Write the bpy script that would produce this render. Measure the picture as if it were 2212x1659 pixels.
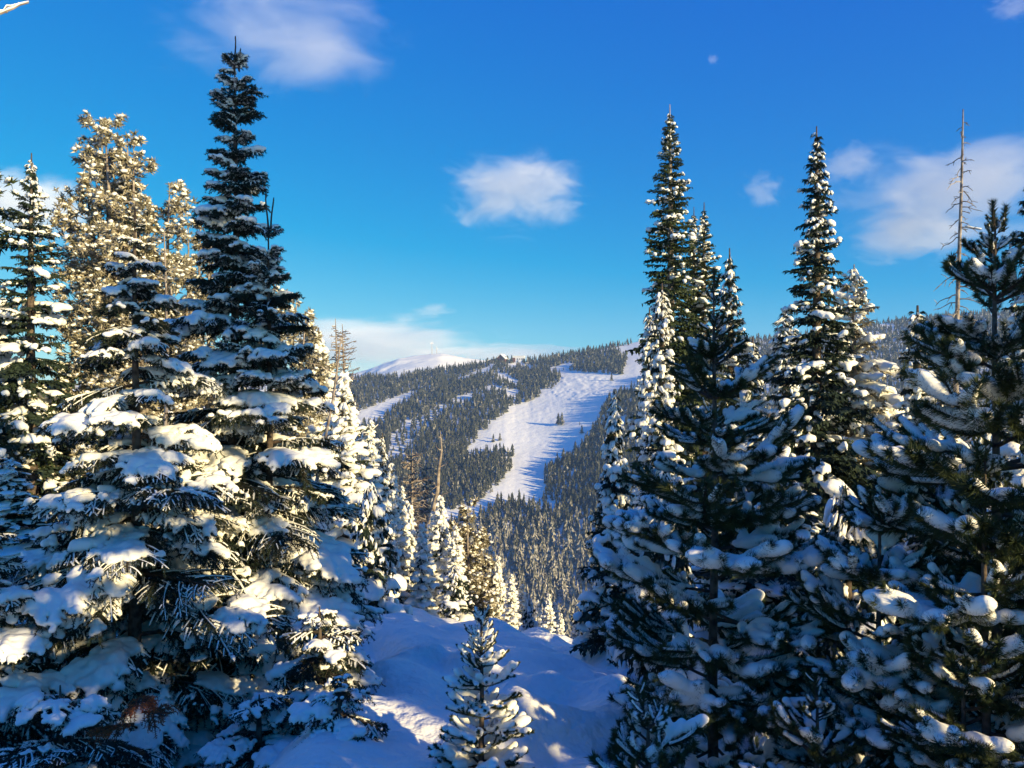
import bpy, math, random
import numpy as np
from mathutils import Vector, Matrix, Quaternion

for _o in list(bpy.data.objects):
    bpy.data.objects.remove(_o, do_unlink=True)
SC = bpy.context.scene
COL = SC.collection

# ------------------------------------------------------------------ camera
F = 1703.0            # focal length in units of a 2212 px wide picture
CX, CY = 1106.0, 829.5
cam_d = bpy.data.cameras.new('camera')
cam = bpy.data.objects.new('camera', cam_d)
COL.objects.link(cam)
cam_d.sensor_width = 36.0
cam_d.lens = F / 2212.0 * 36.0
cam_d.clip_start = 0.05
cam_d.clip_end = 20000.0
cam.location = (0, 0, 0)
cam.rotation_euler = (math.radians(90), 0, 0)
SC.camera = cam

# ------------------------------------------------------------------ sun and sky
SUN_AZ = math.radians(128.0)      # clockwise from the view direction (+Y)
SUN_EL = math.radians(14.5)
sun_vec = Vector((math.sin(SUN_AZ) * math.cos(SUN_EL), math.cos(SUN_AZ) * math.cos(SUN_EL), math.sin(SUN_EL)))
sun_d = bpy.data.lights.new('sun', 'SUN')
sun_d.energy = 5.0
sun_d.angle = math.radians(0.53)
sun_d.color = (1.0, 0.80, 0.44)
sun = bpy.data.objects.new('sun', sun_d)
COL.objects.link(sun)
sun.rotation_euler = (-sun_vec).to_track_quat('-Z', 'Y').to_euler()

world = bpy.data.worlds.new('World')
SC.world = world
world.use_nodes = True
wn, wl = world.node_tree.nodes, world.node_tree.links
wn.clear()
w_out = wn.new('ShaderNodeOutputWorld')
w_bg = wn.new('ShaderNodeBackground')
w_sky = wn.new('ShaderNodeTexSky')
w_sky.sky_type = 'NISHITA'
w_sky.sun_disc = False
w_sky.sun_elevation = SUN_EL
w_sky.sun_rotation = SUN_AZ
w_sky.altitude = 2600
w_sky.air_density = 1.0
w_sky.dust_density = 0.6
w_sky.ozone_density = 4.0
# the camera's strong blue: one colour correction over the whole sky
w_mul = wn.new('ShaderNodeVectorMath'); w_mul.operation = 'MULTIPLY_ADD'
w_mul.inputs[1].default_value = (1.12, 1.17, 0.40)
w_mul.inputs[2].default_value = (-1.6, 0.14, 5.05)
w_max = wn.new('ShaderNodeVectorMath'); w_max.operation = 'MAXIMUM'
w_bg.inputs['Strength'].default_value = 0.065
wl.new(w_sky.outputs[0], w_mul.inputs[0])
wl.new(w_mul.outputs[0], w_max.inputs[0])
wl.new(w_max.outputs[0], w_bg.inputs['Color'])
wl.new(w_bg.outputs[0], w_out.inputs['Surface'])

SC.view_settings.view_transform = 'Standard'
SC.view_settings.look = 'None'
SC.view_settings.gamma = 1.0
SC.view_settings.use_curve_mapping = False
SC.view_settings.exposure = 0.75
SC.render.engine = 'CYCLES'
SC.cycles.use_denoising = True
SC.cycles.max_bounces = 8
SC.cycles.diffuse_bounces = 6
SC.cycles.glossy_bounces = 2
SC.cycles.transmission_bounces = 2
SC.cycles.volume_bounces = 1
SC.cycles.transparent_max_bounces = 6
SC.cycles.sample_clamp_indirect = 6.0
SC.render.use_persistent_data = False

# ------------------------------------------------------------------ small helpers
def P(px, py, Y):
    """World point seen at pixel (px, py) of the 2212 x 1659 picture, Y metres ahead."""
    return Vector(((px - CX) / F * Y, Y, -(py - CY) / F * Y))

def unit(v):
    return v / np.maximum(np.linalg.norm(v, axis=-1, keepdims=True), 1e-9)

def _hash(*k):
    h = np.zeros_like(k[0], dtype=np.uint32)
    for i, a in enumerate(k):
        h = h ^ (a.astype(np.int64).astype(np.uint32) * np.uint32([374761393, 668265263, 2147483647, 1274126177][i]))
        h = (h ^ (h >> np.uint32(13))) * np.uint32(1274126177)
    h = h ^ (h >> np.uint32(16))
    return (h & np.uint32(0xffffff)).astype(np.float64) / 0xffffff

def vnoise(*c):
    """Value noise in 2 or 3 dimensions, -1..1."""
    c = [np.asarray(a, dtype=np.float64) for a in c]
    fl = [np.floor(a) for a in c]
    fr = [a - b for a, b in zip(c, fl)]
    fr = [a * a * (3 - 2 * a) for a in fr]
    out = 0
    n = len(c)
    for m in range(1 << n):
        w = 1.0
        k = []
        for i in range(n):
            b = (m >> i) & 1
            w = w * (fr[i] if b else 1 - fr[i])
            k.append(fl[i] + b)
        out = out + w * _hash(*k)
    return out * 2 - 1

def fbm(*c, octaves=4, gain=0.5):
    s, a, t = 0, 1.0, 0.0
    for o in range(octaves):
        s = s + a * vnoise(*[np.asarray(v) * 2.03 ** o + 17.3 * o for v in c])
        t += a
        a *= gain
    return s / t

class Geo:
    """Collects triangles (numpy) with a material slot per triangle."""
    def __init__(self):
        self.v, self.f, self.m, self.n = [], [], [], 0
    def add(self, V, T, mat=0):
        V = np.asarray(V, dtype=np.float64).reshape(-1, 3)
        T = np.asarray(T, dtype=np.int64).reshape(-1, 3)
        self.v.append(V); self.f.append(T + self.n)
        self.m.append(np.full(len(T), mat, dtype=np.int32)); self.n += len(V)
    def arrays(self):
        return np.concatenate(self.v), np.concatenate(self.f), np.concatenate(self.m)
    def empty(self):
        return self.n == 0

def make_mesh(name, V, T, mats, mi=None, smooth=False, attr=None):
    me = bpy.data.meshes.new(name)
    V = np.asarray(V, dtype=np.float32); T = np.asarray(T, dtype=np.int32)
    me.vertices.add(len(V)); me.vertices.foreach_set('co', V.ravel())
    me.loops.add(T.size); me.loops.foreach_set('vertex_index', T.ravel())
    me.polygons.add(len(T))
    me.polygons.foreach_set('loop_start', np.arange(0, T.size, T.shape[1], dtype=np.int32))
    for m in mats:
        me.materials.append(m)
    if mi is not None:
        me.polygons.foreach_set('material_index', np.asarray(mi, dtype=np.int32))
    me.polygons.foreach_set('use_smooth', np.full(len(T), bool(smooth)))
    if attr is not None:
        for k, a in attr.items():
            at = me.attributes.new(k, 'FLOAT', 'POINT')
            at.data.foreach_set('value', np.asarray(a, dtype=np.float32))
    me.update(calc_edges=True)
    return me

def geo_mesh(name, g, mats, smooth=False):
    V, T, M = g.arrays()
    return make_mesh(name, V, T, mats, M, smooth)

def link(name, data, parent=None, **props):
    o = bpy.data.objects.new(name, data)
    COL.objects.link(o)
    if parent is not None:
        o.parent = parent
    for k, v in props.items():
        o[k] = v
    return o

def thing(name, label, cat, loc=(0, 0, 0), rotz=0.0, group=None, data=None):
    o = link(name, data)
    o.location = loc
    o.rotation_euler = (0, 0, rotz)
    o['label'] = label; o['category'] = cat
    if group:
        o['group'] = group
    return o

def structure(name, data, parent=None):
    return link(name, data, parent, kind='structure')

def tube(g, pts, radii, sides=6, mat=0, cap=True):
    pts = np.asarray(pts, dtype=np.float64)
    n = len(pts)
    radii = np.broadcast_to(np.asarray(radii, dtype=np.float64), (n,))
    d = unit(np.gradient(pts, axis=0))
    ref = np.array([0.0, 0.0, 1.0]) if abs(d[0, 2]) < 0.8 else np.array([1.0, 0.0, 0.0])
    a = unit(np.cross(d, ref)); b = np.cross(d, a)
    ang = np.arange(sides) / sides * 2 * np.pi
    ring = (a[:, None, :] * np.cos(ang)[None, :, None] + b[:, None, :] * np.sin(ang)[None, :, None]) * radii[:, None, None]
    V = (pts[:, None, :] + ring).reshape(-1, 3)
    i = np.arange(n - 1)[:, None] * sides
    j = np.arange(sides)[None, :]
    k = (j + 1) % sides
    q = np.stack([i + j, i + k, i + sides + k, i + sides + j], -1).reshape(-1, 4)
    T = np.concatenate([q[:, [0, 1, 2]], q[:, [0, 2, 3]]])
    if cap:
        V = np.concatenate([V, pts[:1], pts[-1:]])
        c0, c1 = n * sides, n * sides + 1
        jj = np.arange(sides); kk = (jj + 1) % sides
        T = np.concatenate([T, np.stack([np.full(sides, c0), kk, jj], -1),
                            np.stack([np.full(sides, c1), (n - 1) * sides + jj, (n - 1) * sides + kk], -1)])
    g.add(V, T, mat)

def box(g, c, s, mat=0, rot=0.0):
    x, y, z = [a / 2 for a in s]
    V = np.array([[sx * x, sy * y, sz * z] for sx in (-1, 1) for sy in (-1, 1) for sz in (-1, 1)])
    ca, sa = math.cos(rot), math.sin(rot)
    V = np.stack([V[:, 0] * ca - V[:, 1] * sa, V[:, 0] * sa + V[:, 1] * ca, V[:, 2]], -1) + np.asarray(c)
    Q = [(0, 1, 3, 2), (4, 6, 7, 5), (0, 4, 5, 1), (2, 3, 7, 6), (0, 2, 6, 4), (1, 5, 7, 3)]
    T = []
    for a, b, c_, d in Q:
        T += [(a, b, c_), (a, c_, d)]
    g.add(V, T, mat)

def ico():
    t = (1 + 5 ** 0.5) / 2
    V = unit(np.array([(-1, t, 0), (1, t, 0), (-1, -t, 0), (1, -t, 0), (0, -1, t), (0, 1, t), (0, -1, -t), (0, 1, -t),
                       (t, 0, -1), (t, 0, 1), (-t, 0, -1), (-t, 0, 1)], dtype=float))
    T = np.array([(0, 11, 5), (0, 5, 1), (0, 1, 7), (0, 7, 10), (0, 10, 11), (1, 5, 9), (5, 11, 4), (11, 10, 2), (10, 7, 6), (7, 1, 8),
                  (3, 9, 4), (3, 4, 2), (3, 2, 6), (3, 6, 8), (3, 8, 9), (4, 9, 5), (2, 4, 11), (6, 2, 10), (8, 6, 7), (9, 8, 1)])
    return V, T
def ico2():
    V, T = ico()
    V = list(map(tuple, V)); out = []; mid = {}
    def m(a, b):
        k = (min(a, b), max(a, b))
        if k not in mid:
            p = np.array(V[a]) + np.array(V[b]); p /= np.linalg.norm(p)
            V.append(tuple(p)); mid[k] = len(V) - 1
        return mid[k]
    for a, b, c in T:
        ab, bc, ca = m(a, b), m(b, c), m(c, a)
        out += [(a, ab, ca), (b, bc, ab), (c, ca, bc), (ab, bc, ca)]
    return np.array(V), np.array(out)
ICO_V, ICO_T = ico()
ICO2_V, ICO2_T = ico2()

def surfnet(f, org, h):
    """Naive surface nets: triangles of the f = 0 surface (inside f > 0)."""
    s = f > 0
    nx, ny, nz = f.shape
    c = np.zeros((nx - 1, ny - 1, nz - 1), dtype=np.int32)
    offs = [(i, j, k) for i in (0, 1) for j in (0, 1) for k in (0, 1)]
    for o in offs:
        c += s[o[0]:nx - 1 + o[0], o[1]:ny - 1 + o[1], o[2]:nz - 1 + o[2]]
    act = (c > 0) & (c < 8)
    idx = np.full(act.shape, -1, dtype=np.int64)
    I = np.argwhere(act)
    if len(I) == 0:
        return np.zeros((0, 3)), np.zeros((0, 3), int)
    idx[act] = np.arange(len(I))
    acc = np.zeros((len(I), 3)); cnt = np.zeros(len(I))
    for a in offs:
        for ax in range(3):
            if a[ax]:
                continue
            b = list(a); b[ax] = 1
            fa = f[I[:, 0] + a[0], I[:, 1] + a[1], I[:, 2] + a[2]]
            fb = f[I[:, 0] + b[0], I[:, 1] + b[1], I[:, 2] + b[2]]
            x = (fa > 0) != (fb > 0)
            t = np.where(x, fa / np.where(x, fa - fb, 1), 0)
            p = np.tile(np.array(a, dtype=float), (len(I), 1)); p[:, ax] += t
            acc += p * x[:, None]; cnt += x
    V = (I + acc / cnt[:, None]) * h + np.asarray(org)
    T = []
    for ax in range(3):
        sl0 = [slice(1, -1)] * 3; sl1 = [slice(1, -1)] * 3
        sl0[ax] = slice(0, -1); sl1[ax] = slice(1, None)
        a, b = s[tuple(sl0)], s[tuple(sl1)]
        E = np.argwhere(a != b)
        if len(E) == 0:
            continue
        sign = a[tuple(E.T)]
        u, v = [(1, 2), (2, 0), (0, 1)][ax]
        base = E.copy()
        for w in range(3):
            if w != ax:
                base[:, w] += 1
        def q(du, dv):
            k = base.copy(); k[:, u] -= du; k[:, v] -= dv
            return idx[k[:, 0], k[:, 1], k[:, 2]]
        Q = np.stack([q(1, 1), q(0, 1), q(0, 0), q(1, 0)], -1)
        Q[~sign] = Q[~sign][:, ::-1]
        T.append(Q[:, [0, 1, 2]]); T.append(Q[:, [0, 2, 3]])
    return V, np.concatenate(T)

def blobs_to_mesh(C, R, h, noise=0.0, seed=0.0, nscale=8.0):
    """Metaball surface of ellipsoids with centres C and half-axes R (n,3)."""
    C = np.asarray(C, float); R = np.asarray(R, float)
    K = 1.72
    lo = (C - R * K).min(0) - 2 * h; hi = (C + R * K).max(0) + 2 * h
    n = np.ceil((hi - lo) / h).astype(int) + 1
    f = np.zeros(n)
    ax = [lo[i] + np.arange(n[i]) * h for i in range(3)]
    for c, r in zip(C, R * K):
        i0 = np.maximum(np.floor((c - r - lo) / h).astype(int), 0)
        i1 = np.minimum(np.ceil((c + r - lo) / h).astype(int) + 1, n)
        X = ((ax[0][i0[0]:i1[0]] - c[0]) / r[0]) ** 2
        Y = ((ax[1][i0[1]:i1[1]] - c[1]) / r[1]) ** 2
        Z = ((ax[2][i0[2]:i1[2]] - c[2]) / r[2]) ** 2
        q = 1 - (X[:, None, None] + Y[None, :, None] + Z[None, None, :])
        np.maximum(q, 0, out=q)
        f[i0[0]:i1[0], i0[1]:i1[1], i0[2]:i1[2]] += q ** 3
    f -= 0.29
    if noise:
        G = np.meshgrid(ax[0] * nscale + seed, ax[1] * nscale, ax[2] * nscale, indexing='ij')
        f += noise * fbm(*G, octaves=2) * (f > -0.28)
    return surfnet(f, lo, h)

# ------------------------------------------------------------------ materials
def new_mat(name):
    m = bpy.data.materials.new(name)
    m.use_nodes = True
    nt = m.node_tree
    b = nt.nodes['Principled BSDF']
    return m, nt, b

def noise_mat(name, c1, c2, scale, rough=0.85, bump=0.0, bump_scale=None, detail=4.0, lo=0.35, hi=0.65, spec=0.2, coords='Object'):
    m, nt, b = new_mat(name)
    N, L = nt.nodes, nt.links
    tc = N.new('ShaderNodeTexCoord')
    nz = N.new('ShaderNodeTexNoise'); nz.inputs['Scale'].default_value = scale; nz.inputs['Detail'].default_value = detail
    cr = N.new('ShaderNodeValToRGB')
    cr.color_ramp.elements[0].position = lo; cr.color_ramp.elements[0].color = (*c1, 1)
    cr.color_ramp.elements[1].position = hi; cr.color_ramp.elements[1].color = (*c2, 1)
    L.new(tc.outputs[coords], nz.inputs['Vector']); L.new(nz.outputs['Fac'], cr.inputs['Fac']); L.new(cr.outputs['Color'], b.inputs['Base Color'])
    b.inputs['Roughness'].default_value = rough
    b.inputs['Specular IOR Level'].default_value = spec
    if bump:
        n2 = N.new('ShaderNodeTexNoise'); n2.inputs['Scale'].default_value = bump_scale or scale * 3; n2.inputs['Detail'].default_value = 3
        bp = N.new('ShaderNodeBump'); bp.inputs['Strength'].default_value = 1.0; bp.inputs['Distance'].default_value = bump
        L.new(tc.outputs[coords], n2.inputs['Vector']); L.new(n2.outputs['Fac'], bp.inputs['Height']); L.new(bp.outputs['Normal'], b.inputs['Normal'])
    return m

M_SNOW = noise_mat('fresh_snow', (0.90, 0.875, 0.76), (0.94, 0.91, 0.79), 6.0, 0.7, 0.012, 14.0, spec=0.25)
M_GROUND = noise_mat('ground_snow', (0.89, 0.87, 0.76), (0.93, 0.905, 0.79), 1.5, 0.75, 0.07, 6.0, spec=0.2)
M_RUN = noise_mat('packed_snow', (0.91, 0.89, 0.77), (0.96, 0.935, 0.81), 0.05, 0.8, 0.7, 0.14, spec=0.1)
M_NEEDLE = noise_mat('fir_needles', (0.015, 0.025, 0.017), (0.040, 0.058, 0.034), 3.0, 0.65, spec=0.12)
M_PINE = noise_mat('pine_needles', (0.028, 0.044, 0.018), (0.075, 0.092, 0.034), 4.0, 0.6, spec=0.12)
M_GOLD = noise_mat('frosted_sunlit_pine_needles', (0.15, 0.135, 0.08), (0.56, 0.49, 0.35), 6.0, 0.7, lo=0.4, hi=0.7, spec=0.1)  # pine needles lightened by frost and by sunlight put into the colour
M_FROST = noise_mat('frosted_needles', (0.05, 0.06, 0.04), (0.34, 0.35, 0.33), 9.0, 0.7, lo=0.4, hi=0.75)
M_BARK = noise_mat('bark', (0.05, 0.035, 0.025), (0.15, 0.115, 0.085), 18.0, 0.9, 0.01, 30.0)
M_GREYBARK = noise_mat('weathered_bark', (0.16, 0.125, 0.10), (0.42, 0.36, 0.29), 7.0, 0.85, 0.01, 20.0)
M_BROWN = noise_mat('dead_brown_needles', (0.20, 0.045, 0.012), (0.44, 0.125, 0.03), 14.0, 0.7)
M_TWIG = noise_mat('twig_wood', (0.035, 0.024, 0.018), (0.09, 0.065, 0.05), 14.0, 0.85)

# ------------------------------------------------------------------ terrain
_KY = np.array([-200, -60, 0, 2.5, 5.2, 9, 14, 17, 20, 30, 60, 150, 300, 420.0])
_KZ = np.array([10, -1.0, -1.65, -2.0, -2.6, -3.5, -4.55, -5.45, -6.9, -12, -27, -68, -126, -165.0])
_RX = np.array([-3000, -400, 0, 658, 755, 800, 844, 911, 967, 1015, 1060, 1090, 1112, 1142, 1168, 1238, 1305, 1354, 1376, 1398,
                1450, 1520, 1600, 1690, 1800, 1900, 2045, 2212, 2600, 3200, 6000.0])
_RV = np.array([835, 832, 829, 822, 819, 816, 812, 805, 798, 791, 783, 781, 782, 781, 777, 764, 752, 743, 738, 734,
                736, 744, 735, 730, 716, 700, 684, 674, 655, 645, 645.0])
Y_V, Y_R = 420.0, 1200.0

def smooth_interp(y, kx, ky):
    """Cubic Hermite through knots with finite-difference tangents."""
    y = np.asarray(y, float)
    m = np.gradient(ky, kx)
    i = np.clip(np.searchsorted(kx, y) - 1, 0, len(kx) - 2)
    h = kx[i + 1] - kx[i]
    t = np.clip((y - kx[i]) / h, 0, 1)
    return ((1 + 2 * t) * (1 - t) ** 2 * ky[i] + t * (1 - t) ** 2 * h * m[i]
            + t * t * (3 - 2 * t) * ky[i + 1] + t * t * (t - 1) * h * m[i + 1])

def sstep(a, b, x):
    t = np.clip((np.asarray(x, float) - a) / (b - a), 0, 1)
    return t * t * (3 - 2 * t)

def ground(x, y):
    x = np.asarray(x, float); y = np.asarray(y, float)
    zn = smooth_interp(np.minimum(y, Y_V), _KY, _KZ)
    zn = zn - 0.16 * 6 * np.tanh(x / 6) * sstep(1, 9, y) * (1 - sstep(60, 200, y))
    px = CX + F * x / np.maximum(y, 200)
    zr = -(np.interp(px, _RX, _RV) - CY) / F * Y_R
    t = np.clip((y - Y_V) / (Y_R - Y_V), 0, 1)
    g = 1.16 * t - 0.16 * t * t
    zf = -165 + (zr + 165) * g
    z = np.where(y < Y_V, zn, zf)
    z = z - np.maximum(y - Y_R, 0) * 0.14
    far = sstep(120, 300, y) * (1 - 0.75 * sstep(1000, 1200, y))
    z = z + far * (2.2 * vnoise(x / 130 + 5, y / 130) + 0.35 * vnoise(x / 35, y / 35 + 9))
    # the ground right of the main run stands a little higher than the run itself
    z = z + 11 * sstep(1180, 1390, px + 22 * vnoise(y / 60, 3.3)) * sstep(520, 640, y) * (1 - sstep(880, 1000, y))
    # hollows on both sides of the photographer's bank
    z = z - 0.95 * sstep(1.2, 2.5, -x) * sstep(2, 5, y) * (1 - sstep(9.5, 13, y))
    z = z - 0.75 * sstep(0.9, 2.4, x) * sstep(1.5, 4, y) * (1 - sstep(8, 12, y))
    return z

def to_px(x, y, z):
    return CX + F * x / y, CY - F * z / y

def in_poly(px, py, poly):
    poly = np.asarray(poly, float)
    ins = np.zeros(np.shape(px), bool)
    j = len(poly) - 1
    for i in range(len(poly)):
        xi, yi = poly[i]; xj, yj = poly[j]
        c = ((yi > py) != (yj > py)) & (px < (xj - xi) * (py - yi) / ((yj - yi) if yj != yi else 1e-9) + xi)
        ins ^= c
        j = i
    return ins

def crop4(pts):          # points read off an enlarged crop of the photograph
    return [(658.3 + a * 0.372, 658.3 + b * 0.372) for a, b in pts]

RUNS = [crop4(p) for p in (
    [(1880, 262), (1900, 215), (1990, 205), (2060, 205), (2060, 420), (1965, 425), (1965, 490), (1900, 508), (1800, 520), (1745, 570), (1722, 650),
     (1685, 715), (1625, 790), (1545, 875), (1445, 935), (1392, 960), (1388, 1090), (1385, 1155), (1200, 1158), (1092, 1155), (1070, 1200), (1000, 1245),
     (830, 1285), (830, 1205), (990, 1148), (1100, 1078), (1150, 1015), (1195, 965), (1212, 930), (1214, 870), (1150, 850), (1090, 860), (1030, 860), (960, 880), (930, 850),
     (960, 820), (1015, 775), (990, 740), (1060, 722), (1078, 682), (1148, 652), (1190, 594), (1290, 566), (1358, 535), (1372, 492),
     (1440, 490), (1492, 425), (1492, 405), (1400, 385), (1480, 350), (1545, 335), (1540, 385), (1660, 395), (1760, 405), (1840, 405), (1862, 345), (1868, 300)],
    [(1095, 352), (1000, 385), (900, 428), (868, 450), (900, 452), (960, 440), (1050, 402), (1100, 378)],
    [(1108, 396), (1160, 396), (1230, 440), (1250, 470), (1200, 475), (1130, 440)],
    [(1210, 318), (1250, 332), (1300, 352), (1370, 372), (1300, 375), (1230, 352), (1205, 335)],
    [(300, 625), (400, 590), (540, 530), (640, 500), (668, 506), (640, 530), (570, 580), (480, 640), (420, 690), (300, 720)],
)]
GLADE = crop4([(470, 920), (510, 760), (560, 690), (700, 620), (760, 600), (860, 545), (900, 560), (800, 640), (740, 690), (660, 760), (650, 850), (560, 915)])
MOGULS = crop4([(1430, 500), (1500, 420), (1700, 410), (1800, 450), (1740, 520), (1600, 560), (1480, 545)])

def run_mask(px, py):
    m = np.zeros(np.shape(px), bool)
    for p in RUNS:
        m |= in_poly(px, py, p)
    return m

def grid_mesh(name, X, Y, Z, mat):
    n, m = X.shape
    V = np.stack([X, Y, Z], -1).reshape(-1, 3)
    i = np.arange(n - 1)[:, None] * m + np.arange(m - 1)[None, :]
    Q = np.stack([i, i + 1, i + m + 1, i + m], -1).reshape(-1, 4)
    return make_mesh(name, V, Q, [mat], smooth=True)

# near snow slope, from behind the photographer to beyond the crest
def ground_near(x, y):
    z = ground(x, y)
    n = 0.16 * fbm(x * 0.55 + 3, y * 0.55, octaves=4)
    n = n + 0.22 * np.abs(vnoise(x * 0.7 + 0.5 * y, y * 0.34 + 7)) * sstep(5, 8, y)
    # crusty bank and a shallow drifted trench crossing the slope
    n = n + 0.26 * np.exp(-((y - 8.6 + 0.55 * x + 0.5 * vnoise(x * 0.8, 2.2)) / 0.35) ** 2) * (1 + 0.6 * vnoise(x * 2.2, y * 2.2))
    n = n - 0.20 * np.exp(-((y - 7.4 + 0.55 * x + 0.4 * vnoise(x * 0.7, 8.2)) / 0.7) ** 2)
    n = n + 0.10 * vnoise(x * 1.7, y * 1.7) * sstep(12, 14, y)
    n = n + 0.10 * fbm(x * 2.3 + y, y * 1.5 + 40, octaves=4) * sstep(4, 6, y)
    # bank left of the sapling, berm before the right pines, added to catch sun
    n = n + 0.17 * sstep(0.20, 1.35, -x + 0.35 * vnoise(x * 1.1, y * 1.1 + 3)) * (1 - sstep(1.15, 2.6, -x)) * sstep(5.0, 6.6, y) * (1 - sstep(6.8, 9.6, y))
    n = n + 0.42 * sstep(5.9, 6.5, y + 0.3 * vnoise(x * 1.3 + 8, y * 0.5)) * (1 - sstep(7.0, 8.6, y)) * sstep(-0.5, 0.1, x) * (1 - sstep(1.1, 1.9, x))
    # ski and snowshoe furrows running down the slope on the right
    s = x - 0.35 * (y - 5) - 0.15 * vnoise(y * 0.4, 1.1)
    n = n + 0.10 * np.sin(s * 6.0 + 2.0 * vnoise(x * 0.7, y * 0.5)) * np.exp(-((x - 1.6 - 0.1 * y) / 1.6) ** 2)
    return z + n

ys = np.concatenate([np.linspace(-60, -1, 40), np.linspace(-0.8, 18, 270), np.linspace(18.3, 70, 70)])
us = np.concatenate([np.linspace(-60, -9.2, 40), np.linspace(-9, 9, 220), np.linspace(9.2, 60, 40)])
Xg, Yg = np.meshgrid(us, ys)
structure('snow_ground', grid_mesh('snow_ground', Xg, Yg, ground_near(Xg, Yg), M_GROUND))

# the slope across the valley: one sheet from below the crest to behind the ridge
uu = np.concatenate([np.linspace(-1.7, -0.32, 70), np.linspace(-0.315, 0.22, 360), np.linspace(0.225, 0.7, 80), np.linspace(0.72, 1.7, 50)])
yy = np.concatenate([np.linspace(62, 400, 30), np.linspace(410, 1215, 250), np.linspace(1225, 3500, 30)])
Ug, Yg = np.meshgrid(uu, yy)
Xg = Ug * Yg
Zg = ground(Xg, Yg) - 1.5 * (Yg < 75)
pxg, pyg = to_px(Xg, Yg, Zg)
rm = run_mask(pxg, pyg)
mg = in_poly(pxg, pyg, MOGULS)
Zg = Zg + rm * 0.08 * vnoise(Xg / 5, Yg / 14)
Zg = Zg + mg * 1.0 * np.abs(vnoise(Xg / 5.5 + 0.3 * Yg / 10, Yg / 9))
Zg = Zg + (rm & (pyg < 910) & (pyg > 845)) * 0.35 * np.abs(vnoise(Xg / 5, Yg / 11))
structure('mountain', grid_mesh('mountain', Xg, Yg, Zg, M_RUN))

# wide plain under everything so the land goes on to the horizon
ang = np.linspace(0, 2 * np.pi, 65)[:-1]
V = np.concatenate([[[0, 0, -215]], np.stack([9000 * np.cos(ang), 9000 * np.sin(ang), np.full(64, -215.0)], -1)])
T = [(0, 1 + i, 1 + (i + 1) % 64) for i in range(64)]
structure('valley_ground', make_mesh('valley_ground', V, T, [M_RUN]))

# bare snowy summit behind the left shoulder
Y_P = 1750.0
_PX = np.array([300, 600, 700, 770, 800, 830, 866, 900, 933, 956, 980, 1004, 1041, 1100, 1200, 1500.0])
_PV = np.array([850, 830, 818, 806, 797, 786, 774.5, 768, 764.5, 763.5, 768, 773, 777, 786, 800, 830.0])
uu = np.linspace(-0.5, 0.22, 240)
dd = np.concatenate([np.linspace(-480, -4, 110), np.linspace(0, 500, 24)])
Ug, Dg = np.meshgrid(uu, dd)
Yg = Y_P + Dg
Xg = Ug * Y_P + Dg * 0.0
pxp = CX + F * Ug
zt = -(np.interp(pxp, _PX, _PV) - CY) / F * Y_P
Zg = zt - np.where(Dg < 0, 0.26 * (-Dg) ** 1.0 * (1 - 0.35 * np.exp(Dg / 60)), 0.2 * Dg)
rough = np.clip(1 - np.abs(Dg) / 40, 0.12, 1)
Zg = Zg + (2.4 * fbm(Xg / 40, Yg / 30, octaves=4) + 7 * np.abs(fbm(Xg / 60 + 4, Yg / 45, octaves=4)) * sstep(960, 850, pxp)) * (1 - 0.8 * np.exp(-(Dg / 12) ** 2))
structure('snowy_summit', grid_mesh('snowy_summit', Xg, Yg, Zg, M_RUN))

# ------------------------------------------------------------------ far trees
def far_material():
    m, nt, b = new_mat('far_conifer')
    N, L = nt.nodes, nt.links
    tc = N.new('ShaderNodeTexCoord'); geo = N.new('ShaderNodeNewGeometry')
    at = N.new('ShaderNodeAttribute'); at.attribute_name = 'frost_sun'
    nz = N.new('ShaderNodeTexNoise'); nz.inputs['Scale'].default_value = 0.55; nz.inputs['Detail'].default_value = 3
    L.new(geo.outputs['Position'], nz.inputs['Vector'])
    sx = N.new('ShaderNodeSeparateXYZ'); L.new(geo.outputs['Normal'], sx.inputs[0])
    # snow lies where the boughs face the sky
    a = N.new('ShaderNodeMath'); a.operation = 'MULTIPLY_ADD'; a.inputs[1].default_value = 0.85; a.inputs[2].default_value = -0.42
    L.new(sx.outputs['Z'], a.inputs[0])
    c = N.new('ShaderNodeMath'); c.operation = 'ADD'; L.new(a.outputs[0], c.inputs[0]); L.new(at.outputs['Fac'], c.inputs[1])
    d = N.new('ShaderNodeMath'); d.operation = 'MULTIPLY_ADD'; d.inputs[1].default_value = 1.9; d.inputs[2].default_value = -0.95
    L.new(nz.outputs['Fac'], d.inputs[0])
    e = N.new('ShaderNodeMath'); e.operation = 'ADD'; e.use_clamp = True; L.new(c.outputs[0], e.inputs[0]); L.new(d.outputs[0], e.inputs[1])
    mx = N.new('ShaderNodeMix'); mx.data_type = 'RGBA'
    mx.inputs['A'].default_value = (0.050, 0.054, 0.034, 1); mx.inputs['B'].default_value = (0.74, 0.68, 0.55, 1)  # pale frost end carries a warm sunlit tint
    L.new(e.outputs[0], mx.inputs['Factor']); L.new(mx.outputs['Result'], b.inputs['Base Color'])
    b.inputs['Roughness'].default_value = 0.85; b.inputs['Specular IOR Level'].default_value = 0.1
    return m
M_FAR = far_material()

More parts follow.
